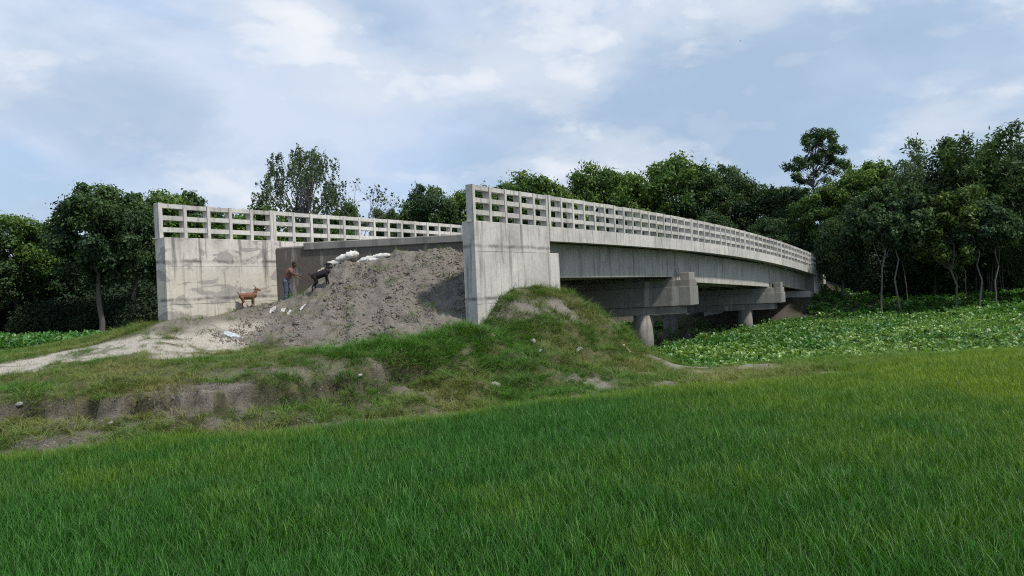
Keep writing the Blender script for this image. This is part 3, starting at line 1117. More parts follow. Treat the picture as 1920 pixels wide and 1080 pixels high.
bpart('back_wall', prism(fs + 1.1, fs + 1.35, .25, BW - .25, -.5, lambda s: prof(s) - .3), BOXF, M['concrete_dark'], fa)
for d0, d1 in ((-.02, .42), (BW - .42, BW + .02)):
    bpart('wing_wall', prism(49.62, 50.5, d0, d1, -.4, lambda s: prof(s) - .02), BOXF, M['concrete_wall'])
    bpart('wing_wall', prism(50.52, 53.0, d0, d1, 1.5, lambda s: prof(s) - .25), BOXF, M['concrete_wall'])


def sq_end(V, fd):
    # square off the free end: slide its corners along the bridge so the end face is at right angles to the wall
    ref = R0 + DIR * (SK * (9.55 if fd > 5 else 0.0))
    for v in V:
        a = (v - ref).dot(DIR)
        if a < 1.0:
            v -= DIR * (a - (.006 if abs((v - ref).dot(NRM) - fd) < .02 else 0.0))
    return V


def fit_end(V, a, fd):
    # the panels next to the free end start flush with it
    if a <= 0 and fd > 5:
        e = SK * 9.55 - .006
        m0 = min((v - R0).dot(DIR) for v in V)
        for v in V:
            k = (v - R0).dot(DIR)
            if k < m0 + .2:
                v += DIR * (e - k)
    return V


# near wing walls: a core with cast lifts, each divided by the marks of the shutter panels
def wing(d0, d1, face_d, out, mat, lifts, cols, label, zlow):
    top = lambda s: prof(s)
    core = bpart('wing_wall', sq_end(prism(0.0, S5 - .03, d0 + (.012 if face_d == d0 else 0), d1 - (.012 if face_d == d1 else 0), zlow, top), face_d), BOXF, mat)
    core['label'] = label
    rs = random.Random(int(face_d * 100))
    for (z0, z1), nc in zip(lifts, cols):
        cuts = [0.0] + [(S5 - .03) * (j + rs.uniform(-.16, .16)) / nc for j in range(1, nc)] + [S5 - .03]
        for a, b in zip(cuts[:-1], cuts[1:]):
            pr = rs.uniform(.002, .014)
            fd = face_d + out * pr
            back = face_d - out * .012
            lo, hi = sorted((fd, back))
            g = .004
            zt = (lambda s: prof(s) - .004) if z1 is None else z1 - g
            bpart('wall_panel', fit_end(prism(a + (g if a > 0 else -.006), b - g, lo, hi, z0 + g, zt), a, face_d), BOXF, mat, core, bevel=.005)
    # the end face of the wall shows the same lifts
    return core


wing(0.0, .50, 0.0, -1, M['concrete_wall'], ((1.2, 3.18), (3.18, 4.95), (4.95, None)), (3, 4, 5),
     'vertically streaked pale grey wing wall rising from the grassy mound', 1.0)
wing(9.27, BW, 9.27, -1, M['concrete_cream'], ((2.5, 3.62), (3.62, 4.95), (4.95, None)), (5, 5, 4),
     'cream and grey stained inner face of the wing wall beside the path', 2.0)

# lattice railings: posts and three bars per bay
PW, PD = .122, .28
post_me = mesh_from('post', [(x, y, z) for z in (-.01, 1.2) for x, y in ((-PW / 2, 0), (PW / 2, 0), (PW / 2, PD), (-PW / 2, PD))], BOXF)
epost_me = mesh_from('end_post', [(x, y, z) for z in (-.01, 1.215) for x, y in ((-.07, 0), (.07, 0), (.07, PD), (-.07, PD))], BOXF)
for me in (post_me, epost_me):
    me.materials.append(M['concrete_rail'])
YAW = Matrix(((DIR.x, NRM.x, 0), (DIR.y, NRM.y, 0), (0, 0, 1))).to_4x4()
BARS = [(1.04, 1.19), (.635, .79), (.22, .38)]
bar_me = mesh_from('rail_bar', [(x, y, z) for z in (-.5, .5) for x, y in ((0, 0), (1, 0), (1, 1), (0, 1))], BOXF)
bar_me.materials.append(M['concrete_rail'])


def railing(d, secs, label):
    """secs: list of (s0, s1, bays); s measured on this railing's own line"""
    n = 0
    for s0, s1, nb in secs:
        V = [BP(s, dd, z=prof(s + SK * dd) + h) for h in (.002, .05) for s, dd in ((s0, d + .01), (s1, d + .01), (s1, d + PD - .01), (s0, d + PD - .01))]
        st = sweep('railing', s0 + .02, s1 - .02, [(d + .03, -.02), (d + PD - .03, -.02), (d + PD - .03, .012), (d + .03, .012)][::-1], M['concrete_rail'], step=BAY)
        st['label'] = label
        ss = [s0 + .07 + (s1 - s0 - .14) * i / nb for i in range(nb + 1)]
        for i, s in enumerate(ss):
            end = i in (0, nb)
            p = BP(s, d, 0)
            o = link('post', epost_me if end else post_me, None, st)
            o.matrix_local = (Matrix.Translation(BI @ p + NRM * rnd.uniform(-.008, .008) + DIR * rnd.uniform(-.012, .012)) @ YAW
                              @ Matrix.Rotation(rnd.gauss(0, .006), 4, 'Y') @ Matrix.Rotation(rnd.gauss(0, .005), 4, 'X'))
            n += 1
        for a, b in zip(ss[:-1], ss[1:]):
            pa, pb = BP(a, d + .02, 0), BP(b, d + .02, 0)
            ln = (pb - pa).length - PW
            v = (pb - pa).normalized()
            for z0, z1 in BARS:
                o = link('rail_bar', bar_me, None, st)
                p0 = BI @ (pa + v * PW / 2)
                X = v
                Y = NRM
                Z = X.cross(Y)
                m = Matrix((X, Y, Z)).transposed().to_4x4()
                o.matrix_local = Matrix.Translation(p0 + Vector((0, 0, (z0 + z1) / 2 + rnd.gauss(0, .006)))) @ m @ Matrix.Rotation(rnd.gauss(0, .004), 4, 'Y') @ Matrix.Diagonal((ln, PD - .05, z1 - z0, 1))


SEC = [(0.0, S5 - .01, 5), (S5 + .02, JOINTS[1] - .01, 16), (JOINTS[1] + .02, 29.58, 10), (29.60, JOINTS[2] - .01, 9),
       (JOINTS[2] + .02, JOINTS[3] - .01, 12)]
railing(0.0, SEC, 'lattice railing nearest the rice field')
railing(BW - PD, SEC, 'lattice railing on the far side of the deck')


# ------------------------------------------------------------------ trees
def leaf_quads(P, Nn, size, rs, aspect=1.7):
    """one rhombic leaf (or leaf cluster) per point"""
    n = len(P)
    r = rs.normal(size=(n, 3))
    t = np.cross(Nn, r)
    t /= np.linalg.norm(t, axis=1)[:, None] + 1e-9
    b = np.cross(Nn, t)
    b /= np.linalg.norm(b, axis=1)[:, None] + 1e-9
    s = (size * rs.uniform(.6, 1.35, n))[:, None]
    fold = Nn / (np.linalg.norm(Nn, axis=1)[:, None] + 1e-9) * s * .18
    A = P - t * s * aspect * .5
    B = P - b * s * .5 + fold
    C = P + t * s * aspect * .5
    D = P + b * s * .5 + fold
    V = np.stack([A, B, C, D], 1).reshape(-1, 3)
    Q = np.arange(4 * n).reshape(n, 4)
    return V, Q


def foliage_mesh(name, V, Q, tint, shade, mat):
    me = fast_mesh(name, V, Q)
    for nm, arr in (('tint', tint), ('shade', shade)):
        a = me.attributes.new(nm, 'FLOAT', 'POINT')
        a.data.foreach_set('value', np.repeat(np.clip(arr, 0, 1), 4).astype(np.float32))
    me.materials.append(mat)
    return me


def tube(V, Fc, pts, rad, seg=7):
    pts = [Vector(p) for p in pts]
    base = len(V)
    for i, p in enumerate(pts):
        d = (pts[min(i + 1, len(pts) - 1)] - pts[max(i - 1, 0)]).normalized()
        a = d.orthogonal().normalized() if i == 0 else (a - d * a.dot(d)).normalized()
        b = d.cross(a)
        for k in range(seg):
            w = 2 * math.pi * k / seg
            V.append(p + (a * math.cos(w) + b * math.sin(w)) * rad[i])
    for i in range(len(pts) - 1):
        for k in range(seg):
            x, y = base + i * seg + k, base + i * seg + (k + 1) % seg
            Fc.append((x, y, y + seg, x + seg))
    Fc.append(tuple(base + (len(pts) - 1) * seg + k for k in range(seg)))


def limb(rs, a, b, n=5, wob=.06):
    a, b = Vector(a), Vector(b)
    L = (b - a).length
    o = []
    for i in range(n + 1):
        t = i / n
        p = a.lerp(b, t) + Vector(rs.normal(0, wob * L * math.sin(math.pi * t) + 1e-6, 3))
        p.z += .10 * L * math.sin(math.pi * t)
        o.append(p)
    return o


def broad(seed, H=12.0, Rr=3.6, low=.30, nl=42, leaf=.30, per=230, mat='leaf_dark', bk='bark', lobe=(.17, .30), top=.4, hang=0.0, trunk_r=.2, lean=0.0):
    """round-headed tree made of leafy lobes on limbs"""
    rs = np.random.RandomState(seed)
    cz_, rz = H * (low + 1) / 2, H * (1 - low) / 2
    C, RR = [], []
    tries = 0
    while len(C) < nl and tries < 4000:
        tries += 1
        v = rs.normal(size=3)
        v /= np.linalg.norm(v)
        rr = rs.uniform(.35, .92) ** .6
        wz = 1.0 if v[2] > 0 else .85
        c = np.array([v[0] * Rr * rr, v[1] * Rr * rr, cz_ + v[2] * rz * rr * wz])
        lr = Rr * rs.uniform(*lobe)
        if all(np.linalg.norm(c - o) > .55 * (lr + r2) for o, r2 in zip(C, RR)):
            C.append(c)
            RR.append(lr)
    P, Nn, T, S = [], [], [], []
    for c, lr in zip(C, RR):
        m_ = int(per * (lr / (Rr * .24)) ** 2)
        v = rs.normal(size=(m_, 3))
        v /= np.linalg.norm(v, axis=1)[:, None]
        rad = lr * rs.uniform(.3, 1.15, m_) ** .5 * np.abs(1 + .22 * rs.normal(size=m_))
        rag = 1 + .28 * np.sin(v @ rs.normal(0, 3.2, (3, 3))).sum(1) / 1.7
        p = c + v * (rad * rag)[:, None] * np.array([1.1, 1.1, .8])
        p[:, 2] -= hang * rs.uniform(0, 1, m_) * lr
        P.append(p)
        Nn.append(v * .7 + rs.normal(size=(m_, 3)) * .6 + np.array([0, 0, .35]))
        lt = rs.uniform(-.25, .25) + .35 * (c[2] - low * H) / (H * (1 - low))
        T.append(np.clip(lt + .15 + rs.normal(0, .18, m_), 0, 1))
        S.append(rs.uniform(0, 1, m_))
    P = np.concatenate(P)
    V, Q = leaf_quads(P, np.concatenate(Nn), leaf, rs)
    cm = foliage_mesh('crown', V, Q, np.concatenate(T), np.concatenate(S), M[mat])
    tv, tf = [], []
    fork = H * (low + .12)
    tp = limb(rs, (0, 0, -.3), (lean * H * .4 + rs.normal(0, .25), rs.normal(0, .25), fork + H * .2), 7, .025)
    for p_ in tp:
        p_.z -= .10 * H * .5 * 0
    tube(tv, tf, tp, list(np.linspace(trunk_r * 1.25, trunk_r * .45, len(tp))), 8)
    order = sorted(range(len(C)), key=lambda i: -RR[i])[:14]
    for i in order:
        k = rs.randint(3, len(tp))
        pts = limb(rs, tp[k], C[i], 4, .06)
        tube(tv, tf, pts, list(np.linspace(trunk_r * .36, .03, len(pts))), 5)
    tm = mesh_from('trunk', tv, tf, True)
    tm.materials.append(M[bk])
    return tm, cm, H


def wispy(seed, H=17.0, Rr=4.3, mat='leaf_grey', n_cl=62, drops=8):
    """open, weeping crown: upright limbs with hanging strings of narrow leaves"""
    rs = np.random.RandomState(seed)
    tv, tf = [], []
    tp = limb(rs, (0, 0, -.3), (rs.normal(0, .3), 0, H * .78), 8, .015)
    tube(tv, tf, tp, list(np.linspace(.24, .06, len(tp))), 8)
    P, T = [], []
    for i in range(n_cl):
        a = 2.4 * i + rs.uniform(-.4, .4)
        rr = Rr * math.sqrt((i + .5) / n_cl) * rs.uniform(.85, 1.1)
        hz_ = H * (1.0 - .26 * (rr / Rr) ** 2.0) * rs.uniform(.70, 1.0) ** (.35 if i % 3 else 1.5)
        e = Vector((rr * math.cos(a), rr * math.sin(a), hz_))
        k = max(1, min(len(tp) - 1, int(hz_ / H * 8) - 2))
        br = limb(rs, tp[k], e, 5, .04)
        tube(tv, tf, br, list(np.linspace(.06, .012, len(br))), 5)
        tc_ = rs.uniform()
        for j in range(drops):
            b0 = br[-1].lerp(br[-2], rs.uniform(0, 1.2))
            ln = rs.uniform(.5, 2.3)
            q_ = np.array(b0) + rs.normal(0, .26, 3) * np.array([1, 1, .7])
            m_ = int(8 + 11 * ln)
            t = np.linspace(0, 1, m_)
            d = rs.normal(0, .22, 2)
            s_ = np.c_[q_[0] + d[0] * t, q_[1] + d[1] * t, q_[2] + .35 * np.sin(t * 2.6) - ln * t]
            P.append(s_ + rs.normal(0, .06, (m_, 3)))
            T.append(np.full(m_, np.clip(tc_ * .6 + rs.uniform(0, .4), 0, 1)))
    P = np.concatenate(P)
    n = len(P)
    V, Q = leaf_quads(P, rs.normal(size=(n, 3)) * np.array([1, 1, .3]), .105, rs, 2.3)
    cm = foliage_mesh('crown', V, Q, np.concatenate(T), rs.uniform(0, 1, n), M[mat])
    tm = mesh_from('trunk', tv, tf, True)
    tm.materials.append(M['bark_pale'])
    return tm, cm, H


def plumed(seed, H=14.0, Rr=4.2, mat='leaf_dark', n_c=34):
    """bamboo-like clump: many stems arching outward, feathered with leaves"""
    rs = np.random.RandomState(seed)
    tv, tf = [], []
    P, T, Nn = [], [], []
    for i in range(n_c):
        a = rs.uniform(0, 6.283)
        reach = Rr * rs.uniform(.2, 1.0)
        hh = H * (1.0 - .3 * (reach / Rr) ** 2) * rs.uniform(.72, 1.0)
        c0 = np.array([rs.normal(0, .5), rs.normal(0, .5), -.2])
        pts = []
        for k in range(11):
            t = k / 10
            out = reach * (t ** 2.2)
            pts.append(c0 + np.array([math.cos(a) * out, math.sin(a) * out, hh * (t - .16 * t ** 5) * 1.12]))
        tube(tv, tf, pts[:9], list(np.linspace(.05, .012, 9)), 4)
        m_ = 900
        t = rs.uniform(.22, 1.0, m_) ** .8
        arr = np.array(pts)
        f = t * 10
        i0 = np.minimum(f.astype(int), 9)
        p = arr[i0] + (arr[i0 + 1] - arr[i0]) * (f - i0)[:, None]
        sp = .30 + .55 * np.sin(np.pi * np.clip(t, 0, 1))
        p = p + rs.normal(size=(m_, 3)) * sp[:, None] * np.array([.75, .75, .55]) - np.array([0, 0, .25])
        P.append(p)
        T.append(np.clip(rs.uniform(-.1, .5) + .45 * t + rs.normal(0, .15, m_), 0, 1))
        Nn.append(rs.normal(size=(m_, 3)) + np.array([0, 0, .4]))
    P = np.concatenate(P)
    V, Q = leaf_quads(P, np.concatenate(Nn), .115, rs, 3.0)
    cm = foliage_mesh('crown', V, Q, np.concatenate(T), rs.uniform(0, 1, len(P)), M[mat])
    tm = mesh_from('trunk', tv, tf, True)
    tm.materials.append(M['bark'])
    return tm, cm, H


def layered(seed, H=15.0, Rr=4.0, mat='leaf_dark', n=30, low=.45, per=150, bk='bark_pale', leaf=.28, sr=(.45, .85), tr=.16):
    srr = sr
    """open tree whose leaf pads stand apart at the ends of bare limbs"""
    rs = np.random.RandomState(seed)
    tv, tf = [], []
    tp = limb(rs, (0, 0, -.3), (.3, 0, H * .8), 8, .02)
    tube(tv, tf, tp, list(np.linspace(tr, .04, len(tp))), 7)
    P, Nn, T = [], [], []
    for i in range(n):
        a = rs.uniform(0, 6.283)
        hz_ = H * (low + (1 - low) * rs.uniform(0, 1) ** .8)
        rr = Rr * (1.05 - .75 * ((hz_ / H - low) / (1 - low)) ** 1.5) * rs.uniform(.25, 1)
        e = Vector((rr * math.cos(a), rr * math.sin(a), hz_))
        k = max(2, min(len(tp) - 1, int((hz_ / H - .12) / .8 * 8)))
        br = limb(rs, tp[k], e, 4, .05)
        tube(tv, tf, br, list(np.linspace(.035, .012, len(br))), 5)
        sr = rs.uniform(*srr)
        v = rs.normal(size=(per, 3))
        v /= np.linalg.norm(v, axis=1)[:, None]
        P.append(np.array(e) + v * (sr * rs.uniform(.3, 1, per) ** .5)[:, None] * np.array([1.1, 1.1, .85]) + rs.normal(0, .10, (per, 3)))
        Nn.append(v + rs.normal(size=(per, 3)) * .6 + np.array([0, 0, .6]))
        T.append(np.clip(rs.uniform(.1, .7) + rs.normal(0, .15, per), 0, 1))
    P = np.concatenate(P)
    V, Q = leaf_quads(P, np.concatenate(Nn), leaf, rs, 1.5)
    cm = foliage_mesh('crown', V, Q, np.concatenate(T), rs.uniform(0, 1, len(P)), M[mat])
    tm = mesh_from('trunk', tv, tf, True)
    tm.materials.append(M[bk])
    return tm, cm, H


def sapling(seed, H=10.0):
    rs = np.random.RandomState(seed)
    tv, tf = [], []
    P = []

    def rec(a, d, ln, r, lev):
        b = a + d * ln
        pts = limb(rs, a, b, 3, .04)
        tube(tv, tf, pts, list(np.linspace(r, r * .55, len(pts))), 5)
        if lev == 0:
            P.append(np.array(b) + rs.normal(0, .15, (4, 3)))
            return
        for _ in range(3 if lev > 1 else 4):
            dd = (d + Vector(rs.normal(0, .55, 3))).normalized()
            dd.z = abs(dd.z) * .8 + .12
            rec(b, dd.normalized(), ln * rs.uniform(.5, .72), r * .55, lev - 1)
    rec(Vector((0, 0, -.3)), Vector((0, 0, 1)), H * .45, .10, 4)
    P = np.concatenate(P)
    P = P[rs.uniform(size=len(P)) < .4]
    V, Q = leaf_quads(P, rs.normal(size=(len(P), 3)), .16, rs)
    cm = foliage_mesh('crown', V, Q, rs.uniform(0, 1, len(P)), rs.uniform(0, 1, len(P)), M['leaf_grey'])
    tm = mesh_from('trunk', tv, tf, True)
    tm.materials.append(M['bark_pale'])
    return tm, cm, H


KINDS = {
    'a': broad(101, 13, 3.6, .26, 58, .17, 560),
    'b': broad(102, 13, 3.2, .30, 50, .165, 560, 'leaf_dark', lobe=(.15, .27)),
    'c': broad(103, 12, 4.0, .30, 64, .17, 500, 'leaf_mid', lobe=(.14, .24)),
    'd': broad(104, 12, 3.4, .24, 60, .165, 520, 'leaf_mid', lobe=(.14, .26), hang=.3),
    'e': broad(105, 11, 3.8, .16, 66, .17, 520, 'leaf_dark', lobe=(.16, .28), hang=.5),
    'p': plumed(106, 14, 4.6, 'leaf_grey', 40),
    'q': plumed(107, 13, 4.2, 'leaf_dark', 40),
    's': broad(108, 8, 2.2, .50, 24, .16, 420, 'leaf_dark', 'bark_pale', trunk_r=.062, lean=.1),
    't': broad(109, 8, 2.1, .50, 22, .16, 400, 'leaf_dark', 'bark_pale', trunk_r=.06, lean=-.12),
    'w': wispy(110),
    'l': layered(111, 15, 4.6, 'leaf_dark', 70, .50, 170, leaf=.14, sr=(.18, .52)),
    'y': layered(112, 9, 2.7, 'leaf_lime', 44, .38, 190, 'bark', .15, sr=(.25, .55), tr=.09),
    'n': sapling(113),
    'm': broad(114, 9, 3.6, .10, 62, .16, 480, 'leaf_mid', lobe=(.13, .24), hang=.4),
}


HT = {}


def tree(kind, px, top, Y, label, group=None, wid=1.0, name='broadleaf_tree', dark=None):
    tm, cm, H = KINDS[kind]
    p = atY(px, top, Y)
    g = gz(p.x, p.y)
    h = p.z - g
    if kind not in HT:
        co = np.empty(len(cm.vertices) * 3, np.float32)
        cm.vertices.foreach_get('co', co)
        HT[kind] = float(co[2::3].max())
    H = HT[kind]
    s = h / H
    o = empty(name, (p.x, p.y, g - .05), rnd.uniform(0, 6.28))
    w = s * wid
    o.scale = (w, w, s)
    link('trunk', tm, None, o)
    link('crown', cm, None, o)
    tag(o, label, 'tree', group)
    return o


GL, GC, GR = 'trees behind the left wing wall', 'trees behind the bridge deck', 'trees on the far bank right of the bridge'
tree('e', -60, 400, 66, 'dark tree cut by the left edge of the picture', GL)
tree('d', 30, 393, 70, 'dark low tree, leftmost with its whole crown top in view', GL, 1.1)
tree('e', 98, 398, 74, 'dark tree with a spiky flat top left of the tallest left tree', GL, .9)
tree('a', 178, 336, 66, 'tallest dark round-headed tree left of the bridge, pale trunk showing', GL, 1.0)
tree('b', 240, 340, 69, 'tall dark tree joined to the right side of the tallest left tree', GL, .9)
tree('c', 318, 352, 74, 'spreading green tree top just above the left end of the left railing', GL, .95)
tree('t', 366, 356, 77, 'small leaning tuft-topped tree above the left railing posts', GL, .9)
tree('m', 470, 372, 78, 'low yellow-green bushy tree behind the left railing', GL, 1.25)
tree('w', 566, 262, 82, 'tall airy weeping tree with hanging grey-green foliage behind the left railing', GL, 1.1, 'weeping_tree')
tree('m', 425, 386, 80, 'low bush top barely showing through the left railing bars', GL, 1.2)
tree('e', 600, 385, 88, 'dark low tree filling in behind the weeping tree stem', GL, 1.2)
tree('e', 765, 384, 92, 'dark low tree right of the small pointed tree', GL, 1.2)
tree('m', 640, 366, 84, 'low dark bushy tree at the right foot of the weeping tree', GL, .7)
tree('n', 676, 338, 80, 'thin almost leafless sapling against the sky behind the left railing', GL, 1.0, 'bare_sapling')
tree('b', 722, 378, 88, 'small dark pointed tree between the sapling and the dark clump', GL, .6)
tree('a', 800, 340, 82, 'dark clump-crowned tree left of the right railing end', GL, .85)
tree('d', 856, 352, 84, 'dark tree half hidden behind the right railing end post', GL, .7)
tree('d', 910, 340, 92, 'tree whose tip just shows over the near end of the right railing', GC, .7)
tree('c', 988, 318, 80, 'bright green tree nearest the near end of the right railing', GC, .95)
tree('d', 1045, 345, 78, 'yellow-green lower tree standing in front of the bright green one', GC, .8)
tree('c', 1105, 302, 84, 'green tree with a pointed knobbly top above the right railing', GC, .85)
tree('d', 1180, 312, 86, 'mid green tree between the pointed tree and the highest crown', GC, .9)
tree('c', 1252, 284, 88, 'highest round crown in the middle of the trees behind the deck', GC, 1.0)
tree('b', 1318, 312, 86, 'dark green tree right of the highest middle crown', GC, .9)
tree('a', 1362, 303, 90, 'dark knobbly tree where the treeline starts to drop', GC, .75)
tree('e', 1425, 332, 88, 'dark flat-topped tree left of the tall open tree', GC, .9)
tree('b', 1475, 338, 92, 'dark tree at the foot of the tall open tree', GC, .9)
tree('l', 1528, 240, 84, 'tall open tree with separate leaf pads standing above the treeline', GC, 1.15, 'open_crowned_tree')
tree('m', 1210, 400, 76, 'low bushy tree close behind the middle of the right railing', GC, 1.0)
tree('e', 1330, 390, 78, 'dark bushy tree close behind the falling part of the right railing', GC, 1.0)
tree('e', 1440, 400, 76, 'dark bushy tree just above the far end of the right railing', GC, 1.0)
tree('c', 1545, 336, 76, 'pale-topped tree directly below the tall open tree', GR, 1.0)
tree('d', 1612, 298, 74, 'dense grey-green tree right of the tall open tree', GR, 1.0)
tree('p', 1672, 296, 72, 'feathery dark clump left of the great arching clumps', GR, .9, 'bamboo_clump')
tree('p', 1752, 250, 70, 'great arching feathery clump, leftmost of the three high ones', GR, 1.0, 'bamboo_clump')
tree('q', 1830, 236, 68, 'great arching feathery clump, middle of the three high ones', GR, 1.0, 'bamboo_clump')
tree('p', 1905, 238, 70, 'great arching feathery clump against the right edge', GR, 1.05, 'bamboo_clump')
tree('p', 1985, 225, 68, 'farthest right feathery clump, mostly cut off by the right edge', GR, 1.05, 'bamboo_clump')
tree('e', 1575, 392, 66, 'dark tree with crossed pale stems beside the bridge end', GR, .9)
tree('s', 1642, 345, 62, 'slim pale-stemmed tree, first of the trunks on the far bank', GR, .85)
tree('t', 1677, 330, 62, 'slim pale-stemmed tree with a straight trunk, second on the far bank', GR, .8)
tree('s', 1694, 400, 65, 'thin short stem close beside the straight pale trunk', GR, .6)
tree('y', 1785, 352, 61, 'tree with bright yellow-green leaf tips on the far bank', GR, 1.0, 'lime_leaved_tree')
tree('t', 1826, 372, 61, 'leaning pale-stemmed tree just right of the yellow-green leaves', GR, .9)
tree('s', 1806, 420, 64, 'thin stem just left of the leaning pale trunk', GR, .6)
tree('s', 1858, 360, 61, 'slim pale post-like trunk right of the leaning tree', GR, .8)
tree('q', 1930, 390, 62, 'dark drooping clump low at the right edge', GR, .9, 'bamboo_clump')
tree('e', 1745, 400, 68, 'dark tree behind the yellow-green tree', GR, 1.0)
tree('e', 1850, 360, 70, 'dark tree between the yellow-green tree and the right edge', GR, 1.0)
tree('e', 1640, 380, 72, 'dark tree behind the slim pale stems', GR, 1.0)


def undergrowth():
    rs = np.random.RandomState(15)
    va = []
    for k in range(4):
        m_ = 2600
        v = rs.normal(size=(m_, 3))
        v /= np.linalg.norm(v, axis=1)[:, None]
        c = rs.normal(0, .32, (m_, 3))
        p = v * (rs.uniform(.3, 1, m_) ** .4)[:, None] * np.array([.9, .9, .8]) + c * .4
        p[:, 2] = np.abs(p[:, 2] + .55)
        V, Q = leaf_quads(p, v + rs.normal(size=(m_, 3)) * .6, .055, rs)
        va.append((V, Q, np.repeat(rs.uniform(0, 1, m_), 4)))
    P = []
    for (x0, x1, ya, yb_, n, hmin, hmax) in ((-62, 0, 68, 82, 420, .9, 2.9), (0, 30, 74, 92, 340, 1.2, 3.4), (26, 75, 69, 80, 620, 1.0, 3.4),
                                             (-75, 85, 92, 112, 900, 2.5, 5.5)):
        X, Y = rs.uniform(x0, x1, n), rs.uniform(ya, yb_, n)
        P.append(np.c_[X, Y, rs.uniform(hmin, hmax, n)])
    P = np.concatenate(P)
    k = np.abs(P[:, 0]) < P[:, 1] * .8 + 6
    rx_, ry_ = P[:, 0] - R0.x, P[:, 1] - R0.y
    a_, d_ = rx_ * DIR.x + ry_ * DIR.y, rx_ * NRM.x + ry_ * NRM.y
    k &= ~((d_ > -2.6) & (d_ < 12.5) & (a_ < 60))
    P = P[k]
    n = len(P)
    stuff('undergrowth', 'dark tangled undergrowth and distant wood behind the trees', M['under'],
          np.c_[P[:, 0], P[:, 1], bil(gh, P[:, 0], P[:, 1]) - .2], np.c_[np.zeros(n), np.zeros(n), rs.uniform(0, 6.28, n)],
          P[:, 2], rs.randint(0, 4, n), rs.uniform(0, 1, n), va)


undergrowth()


# ------------------------------------------------------------------ people, animals and small things
def remeshed(name, tubes, mat, parent, voxel=.014, smooth=6, blobs=()):
    """one continuous skin over tapered tubes: tubes = [(points, radii), ...]; blobs = [(centre, (rx,ry,rz)), ...]"""
    V, Fc = [], []
    for pts, rad in tubes:
        b = len(V)
        tube(V, Fc, pts, rad, 10)
        Fc.append(tuple(b + k for k in range(10))[::-1])
        for e, r in ((pts[0], rad[0]), (pts[-1], rad[-1])):
            blobs = list(blobs) + [(e, (r, r, r))]
    for c, r in blobs:
        bm = bmesh.new()
        bmesh.ops.create_icosphere(bm, subdivisions=2, radius=1)
        b = len(V)
        for v in bm.verts:
            V.append(Vector((c[0] + v.co.x * r[0], c[1] + v.co.y * r[1], c[2] + v.co.z * r[2])))
        for f in bm.faces:
            Fc.append(tuple(b + v.index for v in f.verts))
        bm.free()
    me = mesh_from(name, V, Fc)
    o = bpy.data.objects.new(name, me)
    COL.objects.link(o)
    r = o.modifiers.new('r', 'REMESH')
    r.mode = 'VOXEL'
    r.voxel_size = voxel
    s = o.modifiers.new('s', 'SMOOTH')
    s.iterations = smooth
    s.factor = .5
    dg_ = bpy.context.evaluated_depsgraph_get()
    m2 = bpy.data.meshes.new_from_object(o.evaluated_get(dg_))
    o.modifiers.clear()
    o.data = m2
    bpy.data.meshes.remove(me)
    m2.name = name
    m2.polygons.foreach_set('use_smooth', [True] * len(m2.polygons))
    m2.materials.clear()
    m2.materials.append(mat)
    if parent is not None:
        o.parent = parent
    return o


M['skin'] = plain('skin', (0.11, 0.056, 0.036), .6, .12, 8)
M['shirt'] = plain('faded_red_cloth', (0.19, 0.088, 0.08), .85, .2, 12)
M['hair'] = plain('black_hair', (0.012, 0.011, 0.011), .5, .2, 30)
M['goat_black'] = plain('black_coat', (0.016, 0.013, 0.015), .65, .4, 25)
M['goat_brown'] = plain('russet_coat', (0.19, 0.085, 0.05), .75, .3, 18)
M['goat_dark'] = plain('dark_brown_coat', (0.07, 0.04, 0.03), .75, .3, 18)
M['horn'] = plain('horn', (0.10, 0.085, 0.07), .5, .3, 30)
M['wood'] = plain('stick_wood', (0.10, 0.065, 0.04), .8, .3, 20)


def jeans():
    n = NT('blue_patterned_cloth')
    f = n.noise(n.pos(obj=True), 7.0, 3, .6, .5)
    c = n.ramp(f, [(.40, (0.035, 0.045, 0.065)), (.50, (0.11, 0.135, 0.17)), (.60, (0.04, 0.055, 0.078)), (.68, (0.17, 0.20, 0.22))])
    return n.set(col=c, rough=.9, spec=.15)


M['jeans'] = jeans()

